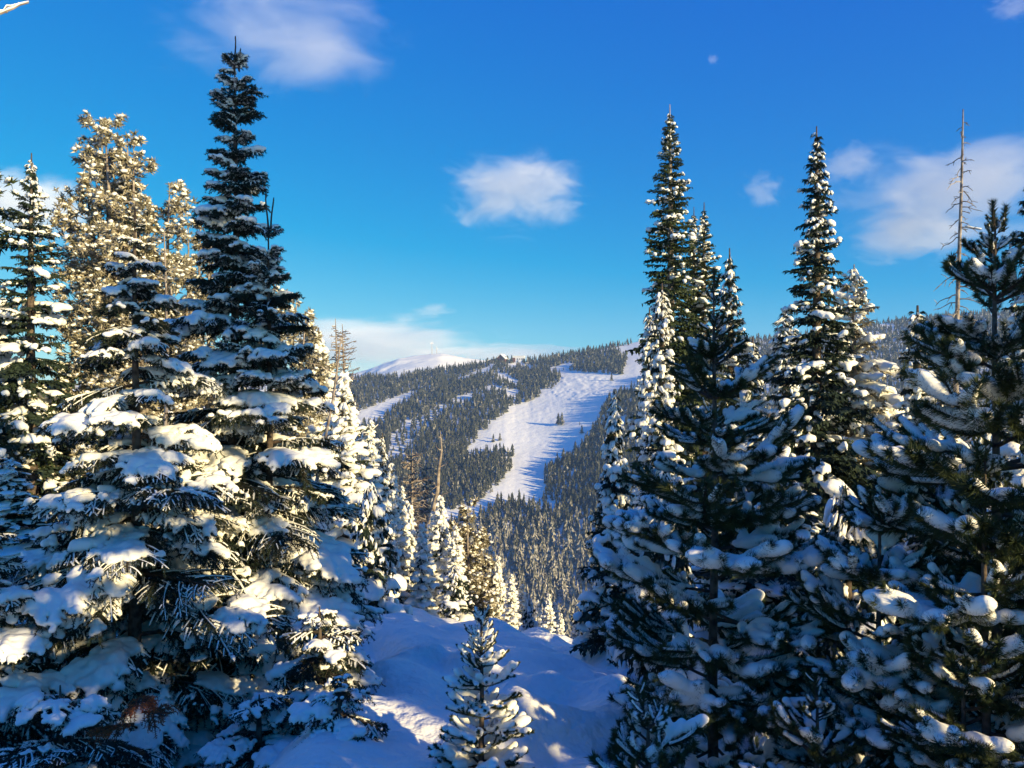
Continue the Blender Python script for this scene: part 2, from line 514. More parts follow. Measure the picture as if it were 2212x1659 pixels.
def far_tree(seed, tiers, pts, slim):
    """A conifer one metre tall: ragged star-shaped tiers round a short stem."""
    r = np.random.default_rng(seed)
    V, T = [], []
    def put(vv, tt):
        k = len(V); V.extend(vv); T.extend([tuple(k + i for i in t) for t in tt])
    s = 0.012
    put([(s, 0, 0), (-s, s, 0), (-s, -s, 0), (0, 0, 0.35)], [(0, 1, 3), (1, 2, 3), (2, 0, 3)])
    for i in range(tiers):
        t = i / tiers
        zb = 0.07 + 0.86 * t
        rad = slim * (1 - t) ** (0.75 + 0.25 * r.random()) * r.uniform(0.75, 1.2) + 0.012
        zt = min(zb + 0.86 / tiers * r.uniform(1.7, 2.3), 1.0)
        ph = r.random() * 6.28
        ox, oy = r.normal(0, 0.12 * rad, 2)
        ring = []
        for k in range(pts * 2):
            a = ph + k * math.pi / pts + r.normal(0, 0.12)
            q = rad * (r.uniform(0.85, 1.3) if k % 2 == 0 else r.uniform(0.35, 0.6))
            ring.append((ox + q * math.cos(a), oy + q * math.sin(a), zb + (r.uniform(-0.03, 0.015) if k % 2 == 0 else r.uniform(0.0, 0.03))))
        put([(ox * 0.3, oy * 0.3, zt)] + ring, [(0, 1 + k, 1 + (k + 1) % (2 * pts)) for k in range(2 * pts)])
    return np.array(V), np.array(T)

rf = np.random.default_rng(11)
FAR_HI = [far_tree(100 + i, 9, 5, s) for i, s in enumerate((0.15, 0.17, 0.20, 0.13, 0.22, 0.17))]
FAR_XL = [far_tree(260 + i, 4, 3, s) for i, s in enumerate((0.16, 0.20, 0.23, 0.18, 0.21))]
FAR_LO = [far_tree(200 + i, 6, 4, s) for i, s in enumerate((0.16, 0.19, 0.22, 0.17, 0.21))]

def scatter(u0, u1, y0, y1, sp):
    """Jittered points about sp metres apart between two bearings."""
    out = []
    y = y0
    while y < y1:
        n = max(int((u1 - u0) * y / sp), 1)
        u = u0 + (np.arange(n) + rf.uniform(0, 1, n)) / n * (u1 - u0)
        out.append(np.stack([u * y, y + rf.uniform(-0.5, 0.5, n) * sp * 1.3], -1))
        y += sp * 1.05
    return np.concatenate(out)

pts = np.concatenate([scatter(-0.24, 0.22, 440, 640, 4.9), scatter(-0.24, 0.22, 640, 850, 4.1), scatter(-0.24, 0.22, 850, 1204, 4.7),
                      scatter(0.22, 0.70, 640, 1208, 5.8), scatter(-0.70, -0.24, 520, 1200, 15.0), scatter(0.22, 0.9, 430, 640, 14.0)])
pz = ground(pts[:, 0], pts[:, 1])
ppx, ppy = to_px(pts[:, 0], pts[:, 1], pz)
keep = ~run_mask(ppx, ppy)
keep &= ~(in_poly(ppx, ppy, GLADE) & (rf.random(len(pts)) < 0.72))
keep &= vnoise(pts[:, 0] / 28, pts[:, 1] / 28 + 40) > -0.74
pts, pz, ppx, ppy = pts[keep], pz[keep], ppx[keep], ppy[keep]
hgt = rf.uniform(6.5, 13.5, len(pts)) * (1 + 0.50 * (1 - sstep(520, 680, pts[:, 1]))) * np.where(rf.random(len(pts)) < 0.25, 0.6, 1.0) * (1 + 0.15 * vnoise(pts[:, 0] / 20, pts[:, 1] / 20))
hgt *= 1 - 0.15 * sstep(1000, 1200, pts[:, 1])
wid = rf.uniform(0.75, 1.45, len(pts))
rot = rf.uniform(0, 6.28, len(pts))
frost_sun = 0.12 + 0.52 * sstep(1050, 1250, ppy) + rf.normal(0, 0.13, len(pts)) + 0.10 * sstep(1300, 1700, ppx)  # frost per tree, raised low down to imitate warm sunlight as well
# the 300 that show largest are trees of their own
vis = (ppx > 930) & (ppx < 1330) & (ppy > 1000) & (ppy - hgt / pts[:, 1] * F < 1400)
score = np.where(vis, hgt / pts[:, 1], 0)
order = np.argsort(-score)
single = order[:292]
rest = np.ones(len(pts), bool); rest[single] = False
FAR_MESH = []
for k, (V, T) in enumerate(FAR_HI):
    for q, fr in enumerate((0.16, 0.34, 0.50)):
        FAR_MESH.append(make_mesh('far_conifer', V, T, [M_FAR], attr={'frost_sun': np.full(len(V), fr)}))
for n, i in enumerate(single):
    q = 0 if frost_sun[i] < 0.22 else (1 if frost_sun[i] < 0.40 else 2)
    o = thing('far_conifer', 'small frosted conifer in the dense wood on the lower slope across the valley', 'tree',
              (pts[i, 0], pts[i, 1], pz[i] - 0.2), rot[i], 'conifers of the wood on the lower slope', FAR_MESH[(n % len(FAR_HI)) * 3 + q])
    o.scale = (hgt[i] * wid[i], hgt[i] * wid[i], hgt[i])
VV, TT, AA, base = [], [], [], 0
ridx = np.flatnonzero(rest)
for protos, sel in ((FAR_HI, ridx[pts[ridx, 1] < 530]), (FAR_LO, ridx[(pts[ridx, 1] >= 530) & (pts[ridx, 1] < 830) & (pts[ridx, 0] < 0.2 * pts[ridx, 1])]),
                    (FAR_XL, ridx[(pts[ridx, 1] >= 530) & ((pts[ridx, 1] >= 830) | (pts[ridx, 0] >= 0.2 * pts[ridx, 1]))])):
    kind = rf.integers(0, len(protos), len(sel))
    for k, (V, T) in enumerate(protos):
        s = sel[kind == k]
        if len(s) == 0:
            continue
        c, sn = np.cos(rot[s])[:, None], np.sin(rot[s])[:, None]
        w = (hgt[s] * wid[s])[:, None]
        X = (V[None, :, 0] * c - V[None, :, 1] * sn) * w + pts[s, 0][:, None]
        Y = (V[None, :, 0] * sn + V[None, :, 1] * c) * w + pts[s, 1][:, None]
        Z = V[None, :, 2] * hgt[s][:, None] + pz[s][:, None] - 0.2
        VV.append(np.stack([X, Y, Z], -1).reshape(-1, 3))
        TT.append((T[None] + (np.arange(len(s)) * len(V))[:, None, None]).reshape(-1, 3) + base)
        AA.append(np.repeat(frost_sun[s], len(V)))
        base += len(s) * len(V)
link('distant_forest', make_mesh('distant_forest', np.concatenate(VV), np.concatenate(TT), [M_FAR], attr={'frost_sun': np.concatenate(AA)}), kind='stuff')
print('far trees', len(pts), 'tris', sum(len(t) for t in TT))

# ------------------------------------------------------------------ near boughs (prototypes shared by many branches)
def needles_on(g, pts, r, dens, length, width, lean, up=0.0, start=0.0, mat=1):
    """Single-triangle needles all round a polyline."""
    pts = np.asarray(pts)
    seg = np.linalg.norm(np.diff(pts, axis=0), axis=1); cum = np.concatenate([[0], np.cumsum(seg)])
    n = max(int(cum[-1] * dens), 4)
    s = (np.arange(n) + r.random(n)) / n * cum[-1]
    s = s[s >= start * cum[-1]]; n = len(s)
    p = np.stack([np.interp(s, cum, pts[:, i]) for i in range(3)], -1)
    k = np.clip(np.searchsorted(cum, s) - 1, 0, len(seg) - 1)
    d = unit(np.diff(pts, axis=0))[k]
    q = r.normal(0, 1, (n, 3)); q[:, 2] += up
    q = unit(q - d * (q * d).sum(1, keepdims=True))
    nd = unit(d * lean + q + r.normal(0, 0.12, (n, 3)))
    w = unit(np.cross(nd, r.normal(0, 1, (n, 3)))) * width / 2
    ln = (length * r.uniform(0.75, 1.15, n))[:, None]
    V = np.stack([p - w, p + w, p + nd * ln], 1).reshape(-1, 3)
    g.add(V, np.arange(n * 3).reshape(-1, 3), mat)

def fir_shoots(r, L, droop, sp, second=True):
    t = np.linspace(0, 1, 12)
    wob = 0.04 * L * np.sin(t * 3 + r.random() * 6) * t
    main = np.stack([t * L, wob, L * (0.10 * t - droop * t * t)], -1)
    out = [(main, 0.010 + 0.008 * L, 0)]
    pos = 0.12 * L
    while pos < 0.97 * L:
        for side in (-1, 1):
            u = min(max(pos / L + r.normal(0, 0.02), 0.05), 0.99)
            ln = L * 0.45 * math.sin(math.pi * (0.16 + 0.80 * u)) ** 0.85 * r.uniform(0.7, 1.15) + 0.03
            a = math.radians(r.uniform(44, 62))
            p0 = np.array([np.interp(u, t, main[:, i]) for i in range(3)])
            s = np.linspace(0, 1, 6)
            x = s * ln * math.cos(a) + 0.16 * ln * s * s
            y = side * (s * ln * math.sin(a) - 0.10 * ln * s * s)
            z = ln * (r.uniform(-0.08, 0.14) * s - r.uniform(0.12, 0.50) * s * s)
            P_ = p0 + np.stack([x, y, z], -1)
            out.append((P_, 0.004 + 0.004 * ln, 1))
            if second and ln > 0.10:
                q = 0.22 * ln
                while q < 0.92 * ln:
                    for sd in (-1, 1):
                        v = q / ln
                        l2 = ln * 0.42 * (1 - v) * r.uniform(0.7, 1.2) + 0.03
                        d = unit(P_[min(int(v * 5) + 1, 5)] - P_[int(v * 5)])
                        pr = np.array([-d[1], d[0], 0]) * sd
                        b = math.radians(r.uniform(40, 60))
                        dd = d * math.cos(b) + pr * math.sin(b) + np.array([0, 0, r.uniform(-0.50, 0.12)])
                        p1 = np.array([np.interp(v, s, P_[:, i]) for i in range(3)])
                        ss = np.linspace(0, 1, 4)[:, None]
                        out.append((p1 + dd * l2 * ss + np.array([0, 0, -0.25 * l2]) * ss * ss, 0.003, 2))
                    if r.random() < 0.9:      # twiglets hanging under the spray
                        l3 = r.uniform(0.06, 0.14) * (0.6 + 0.5 * L)
                        p1 = np.array([np.interp(q / ln, s, P_[:, i]) for i in range(3)])
                        d3 = unit(d * 0.7 + np.array([0, 0, -1.0]) + r.normal(0, 0.35, 3))
                        out.append((p1 + d3 * l3 * np.linspace(0, 1, 3)[:, None], 0.003, 3))
                    q += sp * r.uniform(0.75, 1.15)
        pos += sp * r.uniform(0.85, 1.2)
    return out

def lump(x, y, k, s):
    return vnoise(np.array([x * k + s]), np.array([y * k + s * 1.7]))[0]

def fir_bough(seed, L, droop, sp):
    r = np.random.default_rng(seed)
    sh = fir_shoots(r, L, droop, sp)
    g = Geo()
    for P_, rad, lv in sh:
        tube(g, P_, np.linspace(rad, rad * 0.35, len(P_)), 4 if lv == 0 else 3, 0, cap=False)
        needles_on(g, P_, r, 320 if lv else 240, 0.026, 0.0075, 0.75, up=0.1)
        if lv in (1, 2) and lump(P_[-1, 0], P_[-1, 1], 5.0, seed) < 0.18:      # rime and dust along the top of the shoot
            f = r.uniform(0.005, 0.010)
            tube(g, P_[1:] + [0, 0, 0.010], np.linspace(f, f * 0.7, len(P_) - 1), 3, 2, cap=False)
    return sh, g

def bough_snow(sh, L, seed, cover, thick, pillows, h):
    r = np.random.default_rng(seed)
    C, R = [], []
    for P_, rad, lv in sh:
        if lv == 3:
            continue
        ln = np.linalg.norm(P_[-1] - P_[0])
        n = max(int(ln / 0.032), 2)
        for k in range(n):
            s = (k + 0.5) / n
            if lv == 0 and s < 0.25:
                continue
            p = np.array([np.interp(s * (len(P_) - 1), np.arange(len(P_)), P_[:, i]) for i in range(3)])
            if lump(p[0], p[1], 6.5 / max(L, 0.4) ** 0.6, seed) > cover:
                continue
            q = thick * r.uniform(0.6, 1.25) * (1.0 if lv < 2 else 0.85) * (1 - 0.25 * s)
            C.append(p + [0, 0, 0.012 + q * 0.45]); R.append((q * 1.15, q * 1.15, q * 0.95))
    main = sh[0][0]
    for k in range(pillows):
        u = r.uniform(0.42, 0.92)
        p = np.array([np.interp(u, np.linspace(0, 1, len(main)), main[:, i]) for i in range(3)])
        p[1] += r.normal(0, 0.11 * L)
        rx, ry, rz = L * r.uniform(0.07, 0.16), L * r.uniform(0.07, 0.13), min(L, 1.0) * r.uniform(0.04, 0.085) + 0.010
        C.append(p + [0, 0, rz * 0.45 - 0.15 * abs(p[1])]); R.append((rx, ry, rz))
    if not C:
        return None
    V, T = blobs_to_mesh(C, R, h, noise=0.30, seed=seed, nscale=16.0)
    return V, T

def snow_mesh(vt):
    return make_mesh('snow_cap', vt[0], vt[1], [M_SNOW], smooth=True)

FIR = {}
for size, L, n, sp, h in (('s', 0.30, 3, 0.050, 0.011), ('m', 0.70, 4, 0.062, 0.016), ('b', 1.25, 5, 0.085, 0.022)):
    FIR[size] = []
    for k in range(n):
        sd = 300 + 17 * k + int(L * 100)
        sh, g = fir_bough(sd, L, (0.10, 0.22, 0.30, 0.16, 0.26)[k] + 0.05 * (L > 1), sp)
        me = geo_mesh('branch', g, [M_TWIG, M_NEEDLE, M_SNOW])
        sn = [snow_mesh(bough_snow(sh, L, sd + 1, 0.22, 0.022 + 0.008 * L, 3 + int(L * 2), h)),
              snow_mesh(bough_snow(sh, L, sd + 2, -0.12, 0.020 + 0.007 * L, 1 + int(L * 1.6), h)),
              snow_mesh(bough_snow(sh, L, sd + 3, -0.34, 0.014 + 0.003 * L, 0, h))]
        FIR[size].append((L, me, sn))

def pine_shoots(r, L, lift, nb):
    t = np.linspace(0, 1, 12)
    main = np.stack([L * (t - 0.12 * t * t), 0.05 * L * np.sin(t * 3.2 + r.random() * 6) * t, L * (lift * t * t - 0.10 * t)], -1)
    out = [(main, 0.009 + 0.006 * L, 0.30)]
    for k in range(nb):
        u = 0.25 + 0.68 * (k + r.uniform(-0.3, 0.3)) / nb
        u = min(max(u, 0.15), 0.95)
        p0 = np.array([np.interp(u, t, main[:, i]) for i in range(3)])
        ln = L * r.uniform(0.24, 0.44) * (1.15 - 0.6 * u) + 0.05
        side = 1 if k % 2 else -1
        a = math.radians(r.uniform(30, 58))
        s = np.linspace(0, 1, 7)
        x = ln * (s * math.cos(a) + 0.10 * s * s); y = side * ln * (s * math.sin(a) - 0.15 * s * s)
        z = ln * (r.uniform(-0.15, 0.15) * s + r.uniform(0.05, 0.40) * s * s)
        b = p0 + np.stack([x, y, z], -1)
        out.append((b, 0.006, 0.12))
        if ln > 0.24:
            for q in (0.45, 0.7):
                p1 = np.array([np.interp(q, s, b[:, i]) for i in range(3)])
                l2 = ln * r.uniform(0.3, 0.5)
                a2 = math.radians(r.uniform(-60, 60)) + math.atan2(b[-1, 1] - b[0, 1], b[-1, 0] - b[0, 0])
                s2 = np.linspace(0, 1, 5)
                out.append((p1 + np.stack([l2 * s2 * math.cos(a2), l2 * s2 * math.sin(a2), l2 * (0.05 * s2 + 0.25 * s2 * s2)], -1), 0.004, 0.0))
    return out

def pine_bough(seed, L, lift, nb, nl, dens):
    r = np.random.default_rng(seed)
    sh = pine_shoots(r, L, lift, nb)
    g = Geo()
    for P_, rad, st in sh:
        tube(g, P_, np.linspace(rad, rad * 0.5, len(P_)), 4, 0, cap=False)
        needles_on(g, P_, r, dens, nl, 0.0042, 0.75, up=0.1, start=st)
        k0 = int(st * len(P_)) + 1
        if len(P_) - k0 > 1 and r.random() < 0.75:
            f = r.uniform(0.008, 0.016) * (0.6 + 0.5 * L)
            tube(g, P_[k0:] + [0, 0, 0.012], f * r.uniform(0.75, 1.25, len(P_) - k0), 4, 2, cap=False)
        d = unit(P_[-1] - P_[-2])
        needles_on(g, np.stack([P_[-1] - d * 0.02, P_[-1] + d * 0.012]), r, dens * 1.6, nl, 0.0042, 1.1)
    return sh, g

def pine_snow(sh, L, seed, cover, thick, h):
    r = np.random.default_rng(seed)
    C, R = [], []
    for P_, rad, st in sh:
        ln = np.linalg.norm(P_[-1] - P_[0]); n = max(int(ln / 0.022), 3)
        ph = r.random() * 50
        for k in range(n):
            s = (k + 0.5) / n
            if s < st * 0.8:
                continue
            p = np.array([np.interp(s * (len(P_) - 1), np.arange(len(P_)), P_[:, i]) for i in range(3)])
            w = vnoise(np.array([s * ln * 5.5 + ph]), np.array([seed * 1.1]))[0]
            if w > cover:
                continue
            q = thick * (0.55 + 0.9 * max(0.0, cover - w)) * (1.1 - 0.5 * abs(s - 0.55)) * r.uniform(0.8, 1.2)
            C.append(p + [0, 0, q * 0.55 + 0.006]); R.append((q, q * 1.15, q * 0.95))
    return blobs_to_mesh(C, R, h, noise=0.18, seed=seed, nscale=22.0)

PINE = {}
for size, L, n, nb, nl, dens, h, th in (('s', 0.28, 3, 4, 0.038, 2000, 0.009, 0.018), ('m', 0.60, 5, 9, 0.056, 1700, 0.012, 0.027), ('b', 1.0, 5, 14, 0.062, 1500, 0.015, 0.034)):
    PINE[size] = []
    for k in range(n):
        sd = 700 + 13 * k + int(L * 100)
        sh, g = pine_bough(sd, L, (0.25, 0.42, 0.12, 0.34, 0.05)[k], nb, nl, dens)
        me = geo_mesh('branch', g, [M_TWIG, M_PINE, M_SNOW])
        sn = [snow_mesh(pine_snow(sh, L, sd + 1, 0.38, th * 0.88, h)), snow_mesh(pine_snow(sh, L, sd + 2, 0.02, th * 0.85, h)),
              snow_mesh(pine_snow(sh, L, sd + 3, -0.28, th * 0.8, h))]
        PINE[size].append((L, me, sn))

PINE['x'] = []       # finely branched, thickly dusted shoots of the young tree on the slope
for k in range(4):
    sh, g = pine_bough(840 + 13 * k, 0.34, 0.30 - 0.06 * k, 6, 0.026, 1700)
    PINE['x'].append((0.34, geo_mesh('branch', g, [M_TWIG, M_PINE, M_SNOW]),
                      [snow_mesh(pine_snow(sh, 0.34, 841 + 13 * k, c, 0.0155, 0.008)) for c in (0.8, 0.55, 0.3)]))

def leader_mesh(seed, H, nl, mat, rad=0.012, snow=False, dens=420):
    r = np.random.default_rng(seed)
    g = Geo()
    t = np.linspace(0, 1, 8)
    pts = np.stack([0.02 * H * np.sin(t * 4 + seed), 0.02 * H * np.cos(t * 3 + seed) * t, t * H], -1)
    tube(g, pts, np.linspace(rad, rad * 0.55, 8), 5, 0)
    needles_on(g, pts, r, dens, nl, 0.0055, 0.9)
    return geo_mesh('leader_shoot', g, [M_TWIG, mat])

def near_tree(name, label, kind, base, H, prof, seed, gap, nb, trunk_r, pitch, snow_p, leader=None, group=None, lean=(0, 0), zmin=0.04, face=None, only=None):
    """A tree whose boughs are separate parts.  prof: [(height fraction, bough length)]; pitch: [(height fraction, degrees)]."""
    r = np.random.default_rng(seed)
    protos = FIR if kind == 'fir' else PINE
    root = thing(name, label, 'tree', base, 0, group)
    ph, pl = zip(*prof); qh, qd = zip(*pitch)
    g = Geo()
    t = np.linspace(0, 1, 14)
    ax = lambda f: np.array([lean[0] * f * f + 0.012 * H * math.sin(f * 7 + seed) * f * (1 - f), lean[1] * f * f, H * f])
    tube(g, [ax(f) - np.array([0, 0, 0.3 * (f == 0)]) for f in t], trunk_r * (1 - t) ** 0.8 + 0.005, 9, 0)
    link('trunk', geo_mesh('trunk', g, [M_BARK], smooth=True), root)
    z = zmin; az = r.random() * 6.28; n = 0
    while z < 0.985:
        l0 = float(np.interp(z, ph, pl))
        for k in range(nb):
            az += 2 * math.pi / nb + r.normal(0, 0.22)
            f = min(z + r.normal(0, 0.25) * gap * (0.5 + l0) / H, 0.995)
            if f < 0.01:
                continue
            l = l0 * r.uniform(0.72, 1.12)
            if face is not None and math.cos(az - face) < -0.55 and r.random() < 0.75:
                continue      # boughs at the back are hidden by the rest
            sz = only or ('s' if l < 0.45 else ('m' if l < 0.95 else 'b'))
            L, me, sn = protos[sz][r.integers(0, len(protos[sz]))]
            b = link('branch', me, root)
            b.location = ax(f)
            s = l / L
            b.scale = (s, s * r.choice((-1, 1)) * r.uniform(0.85, 1.15), s)
            b.rotation_euler = (r.normal(0, 0.10), -math.radians(float(np.interp(f, qh, qd)) + r.normal(0, 7)), az)
            w = r.random()
            lv = 0 if w < snow_p[0] else (1 if w < snow_p[0] + snow_p[1] else (2 if w < sum(snow_p) else None))
            if lv is not None:
                link('snow_cap', sn[lv], b)
            n += 1
        az += 0.7
        z += gap * (0.80 + 0.50 * l0) / H * r.uniform(0.85, 1.15)
    for dx, h, a in (leader or []):
        o = link('leader_shoot', leader_mesh(seed + int(h * 100), h, 0.02 if kind == 'fir' else 0.045, M_NEEDLE if kind == 'fir' else M_PINE,
                                             dens=420 if kind == 'fir' else 1400), root)
        o.location = ax(0.985) + np.array([dx, 0, -0.02]); o.rotation_euler = (0, a, 0)
    return root

def gpos(px, Y, dz=0.0):
    x = (px - CX) / F * Y
    return (x, Y, float(ground(x, Y)) + dz)

def height_to(pv, base):
    """Height of a tree on this base whose top shows at row pv."""
    return -(pv - CY) / F * base[1] - base[2]

def near_by_rows(name, label, kind, px, Y, top, rows, seed, **k):
    """rows: (picture row, half width in picture pixels) from top to bottom."""
    b = gpos(px, Y, -0.15)
    H = height_to(top, b)
    pr = sorted((max((-(v - CY) / F * Y - b[2]) / H, 0.0), w / F * Y) for v, w in rows)
    return near_tree(name, label, kind, b, H, pr, seed, **k)

# ------------------------------------------------------------------ near trees, left
FIRP = [(0, -14), (0.35, -6), (0.6, 4), (0.8, 18), (0.93, 34), (1, 48)]
near_by_rows('fir_tree', 'tall dark fir with two thin spikes at its tip, tallest tree on the left', 'fir', 507, 9.0, 128,
             [(140, 34), (190, 38), (225, 54), (330, 52), (400, 66), (450, 70), (600, 84), (700, 118), (800, 160), (900, 200), (1000, 232), (1100, 255), (1300, 305), (1600, 385), (1800, 400)],
             21, gap=0.215, nb=6, trunk_r=0.085, pitch=FIRP, snow_p=(0.28, 0.38, 0.24), leader=[(0, 0.40, 0.0), (0.05, 0.26, 0.04)])
near_by_rows('fir_tree', 'slimmer dark fir with two bare spikes, close against the tallest left fir', 'fir', 580, 8.7, 480,
             [(490, 26), (540, 34), (600, 52), (700, 78), (800, 100), (900, 130), (1100, 190), (1350, 250), (1800, 300)],
             22, gap=0.26, nb=5, trunk_r=0.06, pitch=FIRP, snow_p=(0.28, 0.34, 0.24), leader=[(-0.01, 0.42, -0.03), (0.03, 0.38, 0.05)])
near_by_rows('fir_tree', 'broad front left fir with the thickest snow pillows and a flat cap near its top', 'fir', 292, 7.4, 450,
             [(450, 14), (520, 30), (590, 62), (650, 74), (740, 110), (860, 150), (950, 165), (1100, 235), (1250, 270), (1400, 300), (1700, 330)],
             23, gap=0.235, nb=6, trunk_r=0.07, pitch=[(0, -12), (0.4, -4), (0.75, 2), (0.92, 8), (1, 20)], snow_p=(0.44, 0.30, 0.14), leader=[(0, 0.10, 0.0)])
near_by_rows('fir_tree', 'low fir with a big blue snow pillow at the lower left edge', 'fir', -40, 6.3, 1120,
             [(1130, 30), (1250, 110), (1400, 170), (1600, 210), (1800, 230)],
             24, gap=0.25, nb=6, trunk_r=0.06, pitch=[(0, -12), (0.6, -4), (1, 12)], snow_p=(0.35, 0.3, 0.2))
near_by_rows('fir_tree', 'low fir with snowy fan boughs at the bottom, in front of the tallest left fir', 'fir', 560, 6.6, 1500,
             [(1500, 40), (1560, 120), (1700, 210), (1900, 230)],
             25, gap=0.24, nb=6, trunk_r=0.05, pitch=[(0, -10), (1, 6)], snow_p=(0.30, 0.3, 0.2))
near_by_rows('fir_tree', 'low fir spreading dark needle fans right over the snow, below the slimmer left fir', 'fir', 690, 7.0, 1310,
             [(1310, 20), (1380, 80), (1480, 130), (1600, 180), (1800, 200)],
             27, gap=0.22, nb=6, trunk_r=0.05, pitch=[(0, -12), (1, 4)], snow_p=(0.25, 0.35, 0.25))
near_by_rows('fir_tree', 'lowest small fir at the bottom, its snowy fans just left of the sunlit bank', 'fir', 735, 5.9, 1460,
             [(1460, 20), (1540, 80), (1640, 125), (1800, 160)],
             28, gap=0.20, nb=6, trunk_r=0.04, pitch=[(0, -10), (1, 4)], snow_p=(0.25, 0.35, 0.25))
CORNER = near_by_rows('fir_tree', 'low snow covered fir in the bottom left corner beside the dead brown boughs', 'fir', 130, 5.8, 1480,
             [(1480, 30), (1560, 130), (1700, 200), (1900, 240)],
             26, gap=0.24, nb=6, trunk_r=0.05, pitch=[(0, -10), (1, 6)], snow_p=(0.35, 0.3, 0.2))

# ------------------------------------------------------------------ near trees, right
PINP = [(0, -6), (0.3, 2), (0.6, 10), (0.85, 24), (1, 50)]
PK = dict(gap=0.27, nb=6, trunk_r=0.045, pitch=PINP, snow_p=(0.36, 0.36, 0.18))
near_by_rows('pine_tree', 'front right long needled pine with a pointed tip, before the tallest narrow fir', 'pine', 1542, 6.6, 600,
             [(600, 14), (690, 34), (780, 82), (860, 130), (950, 175), (1080, 228), (1200, 250), (1400, 265), (1650, 275), (1800, 275)], 41,
             leader=[(0, 0.16, 0.0), (0.02, 0.12, 0.25)], **PK)
near_by_rows('pine_tree', 'large dark green pine with two upright brushy tips near the right edge', 'pine', 2150, 5.2, 470,
             [(470, 20), (560, 62), (680, 120), (800, 190), (900, 235), (1000, 280), (1200, 320), (1500, 330), (1800, 330)], 42,
             leader=[(-0.01, 0.20, -0.05), (0.05, 0.17, 0.14)], **PK)
near_by_rows('pine_tree', 'young pine with a thick upright snowy leader, low at the right edge', 'pine', 2128, 4.8, 975,
             [(975, 25), (1060, 80), (1150, 115), (1300, 140), (1500, 160), (1900, 180)], 43,
             leader=[(0, 0.12, 0.1)], gap=0.28, nb=6, trunk_r=0.035, pitch=PINP, snow_p=(0.55, 0.3, 0.1))
near_by_rows('pine_tree', 'bushy low pine between the two tall front right pines', 'pine', 1900, 5.6, 1080,
             [(1080, 40), (1160, 130), (1300, 170), (1450, 210), (1900, 240)], 44,
             leader=[(0, 0.10, 0.1)], gap=0.28, nb=6, trunk_r=0.035, pitch=PINP, snow_p=(0.5, 0.3, 0.12))
near_by_rows('pine_tree', 'small snowy pine with a sunlit crooked leader at the bottom right', 'pine', 1765, 5.2, 1490,
             [(1490, 20), (1560, 80), (1700, 150), (1900, 190)], 45,
             leader=[(0, 0.08, -0.2)], gap=0.25, nb=6, trunk_r=0.028, pitch=PINP, snow_p=(0.6, 0.3, 0.1))
near_by_rows('pine_tree', 'low pine with long drooping snowy shoots in the bottom right corner', 'pine', 2080, 4.8, 1400,
             [(1410, 40), (1480, 130), (1600, 210), (1900, 260)], 46,
             gap=0.26, nb=6, trunk_r=0.03, pitch=PINP, snow_p=(0.45, 0.3, 0.2))
near_by_rows('pine_tree', 'low pine with a long needled bough reaching over the snow, right of the sapling', 'pine', 1400, 4.0, 1560,
             [(1560, 60), (1640, 120), (1800, 160)], 47,
             gap=0.25, nb=6, trunk_r=0.028, pitch=[(0, 5), (1, 40)], snow_p=(0.5, 0.3, 0.15))
# small tree standing alone on the slope
near_by_rows('sapling', 'small snow dusted sapling standing alone on the slope at the bottom centre', 'pine', 1040, 5.4, 1330,
             [(1330, 26), (1390, 46), (1450, 66), (1520, 84), (1600, 106), (1680, 120)], 48,
             leader=[(0, 0.09, 0.0), (0.01, 0.07, 0.5), (-0.01, 0.07, -0.5)], gap=0.115, nb=6, trunk_r=0.018, pitch=[(0, 6), (0.5, 18), (0.85, 40), (1, 60)], snow_p=(0.5, 0.3, 0.2), only='x')

# ------------------------------------------------------------------ middle-distance trees: trunk, crown and snow as parts
def batch(g, V, T, M, loc, mat=0):
    """Add len(M) copies of (V, T) under 3x3 matrices M at loc."""
    X = np.einsum('nij,vj->nvi', M, V) + loc[:, None, :]
    g.add(X.reshape(-1, 3), (T[None] + (np.arange(len(M)) * len(V))[:, None, None]).reshape(-1, 3), mat)

def rot_bough(az, pitch, roll, sx, sy, sz):
    ca, sa, cp, sp, cr, sr = np.cos(az), np.sin(az), np.cos(pitch), np.sin(pitch), np.cos(roll), np.sin(roll)
    n = len(az); z = np.zeros(n); o = np.ones(n)
    Rz = np.stack([ca, -sa, z, sa, ca, z, z, z, o], -1).reshape(n, 3, 3)
    Ry = np.stack([cp, z, -sp, z, o, z, sp, z, cp], -1).reshape(n, 3, 3)
    Rx = np.stack([o, z, z, z, cr, -sr, z, sr, cr], -1).reshape(n, 3, 3)
    S = np.zeros((n, 3, 3)); S[:, 0, 0] = sx; S[:, 1, 1] = sy; S[:, 2, 2] = sz
    return Rz @ Ry @ Rx @ S

def fir_unit(seed):
    """Light version of a fir bough, one metre long: flat needle sprays and the snow lying on them."""
    r = np.random.default_rng(seed)
    sh = fir_shoots(r, 1.0, r.uniform(0.12, 0.3), 0.15, second=True)
    g = Geo()
    for P_, rad, lv in sh:
        a, b = P_[0], P_[-1]
        d = unit(b - a); w = unit(np.cross(d, r.normal(0, 1, 3)))
        w[2] *= 0.6
        k = (0.050, 0.045, 0.040, 0.040)[lv]
        m = (a + b) / 2 + [0, 0, 0.01]
        V = np.array([a, m + w * k, m - w * k, b + d * 0.02, m + [0, 0, -0.04]])
        g.add(V, [(0, 1, 2), (1, 3, 2), (0, 4, 3)] if lv == 0 else [(0, 1, 2), (1, 3, 2)])
    V, T, _ = g.arrays()
    sn = []
    for cover, th, pil in ((0.50, 0.074, 3), (0.12, 0.068, 1), (-0.20, 0.058, 0)):
        S = bough_snow_coarse(sh, seed + 5, cover, th, pil)
        sn.append(S)
    return V, T, sn

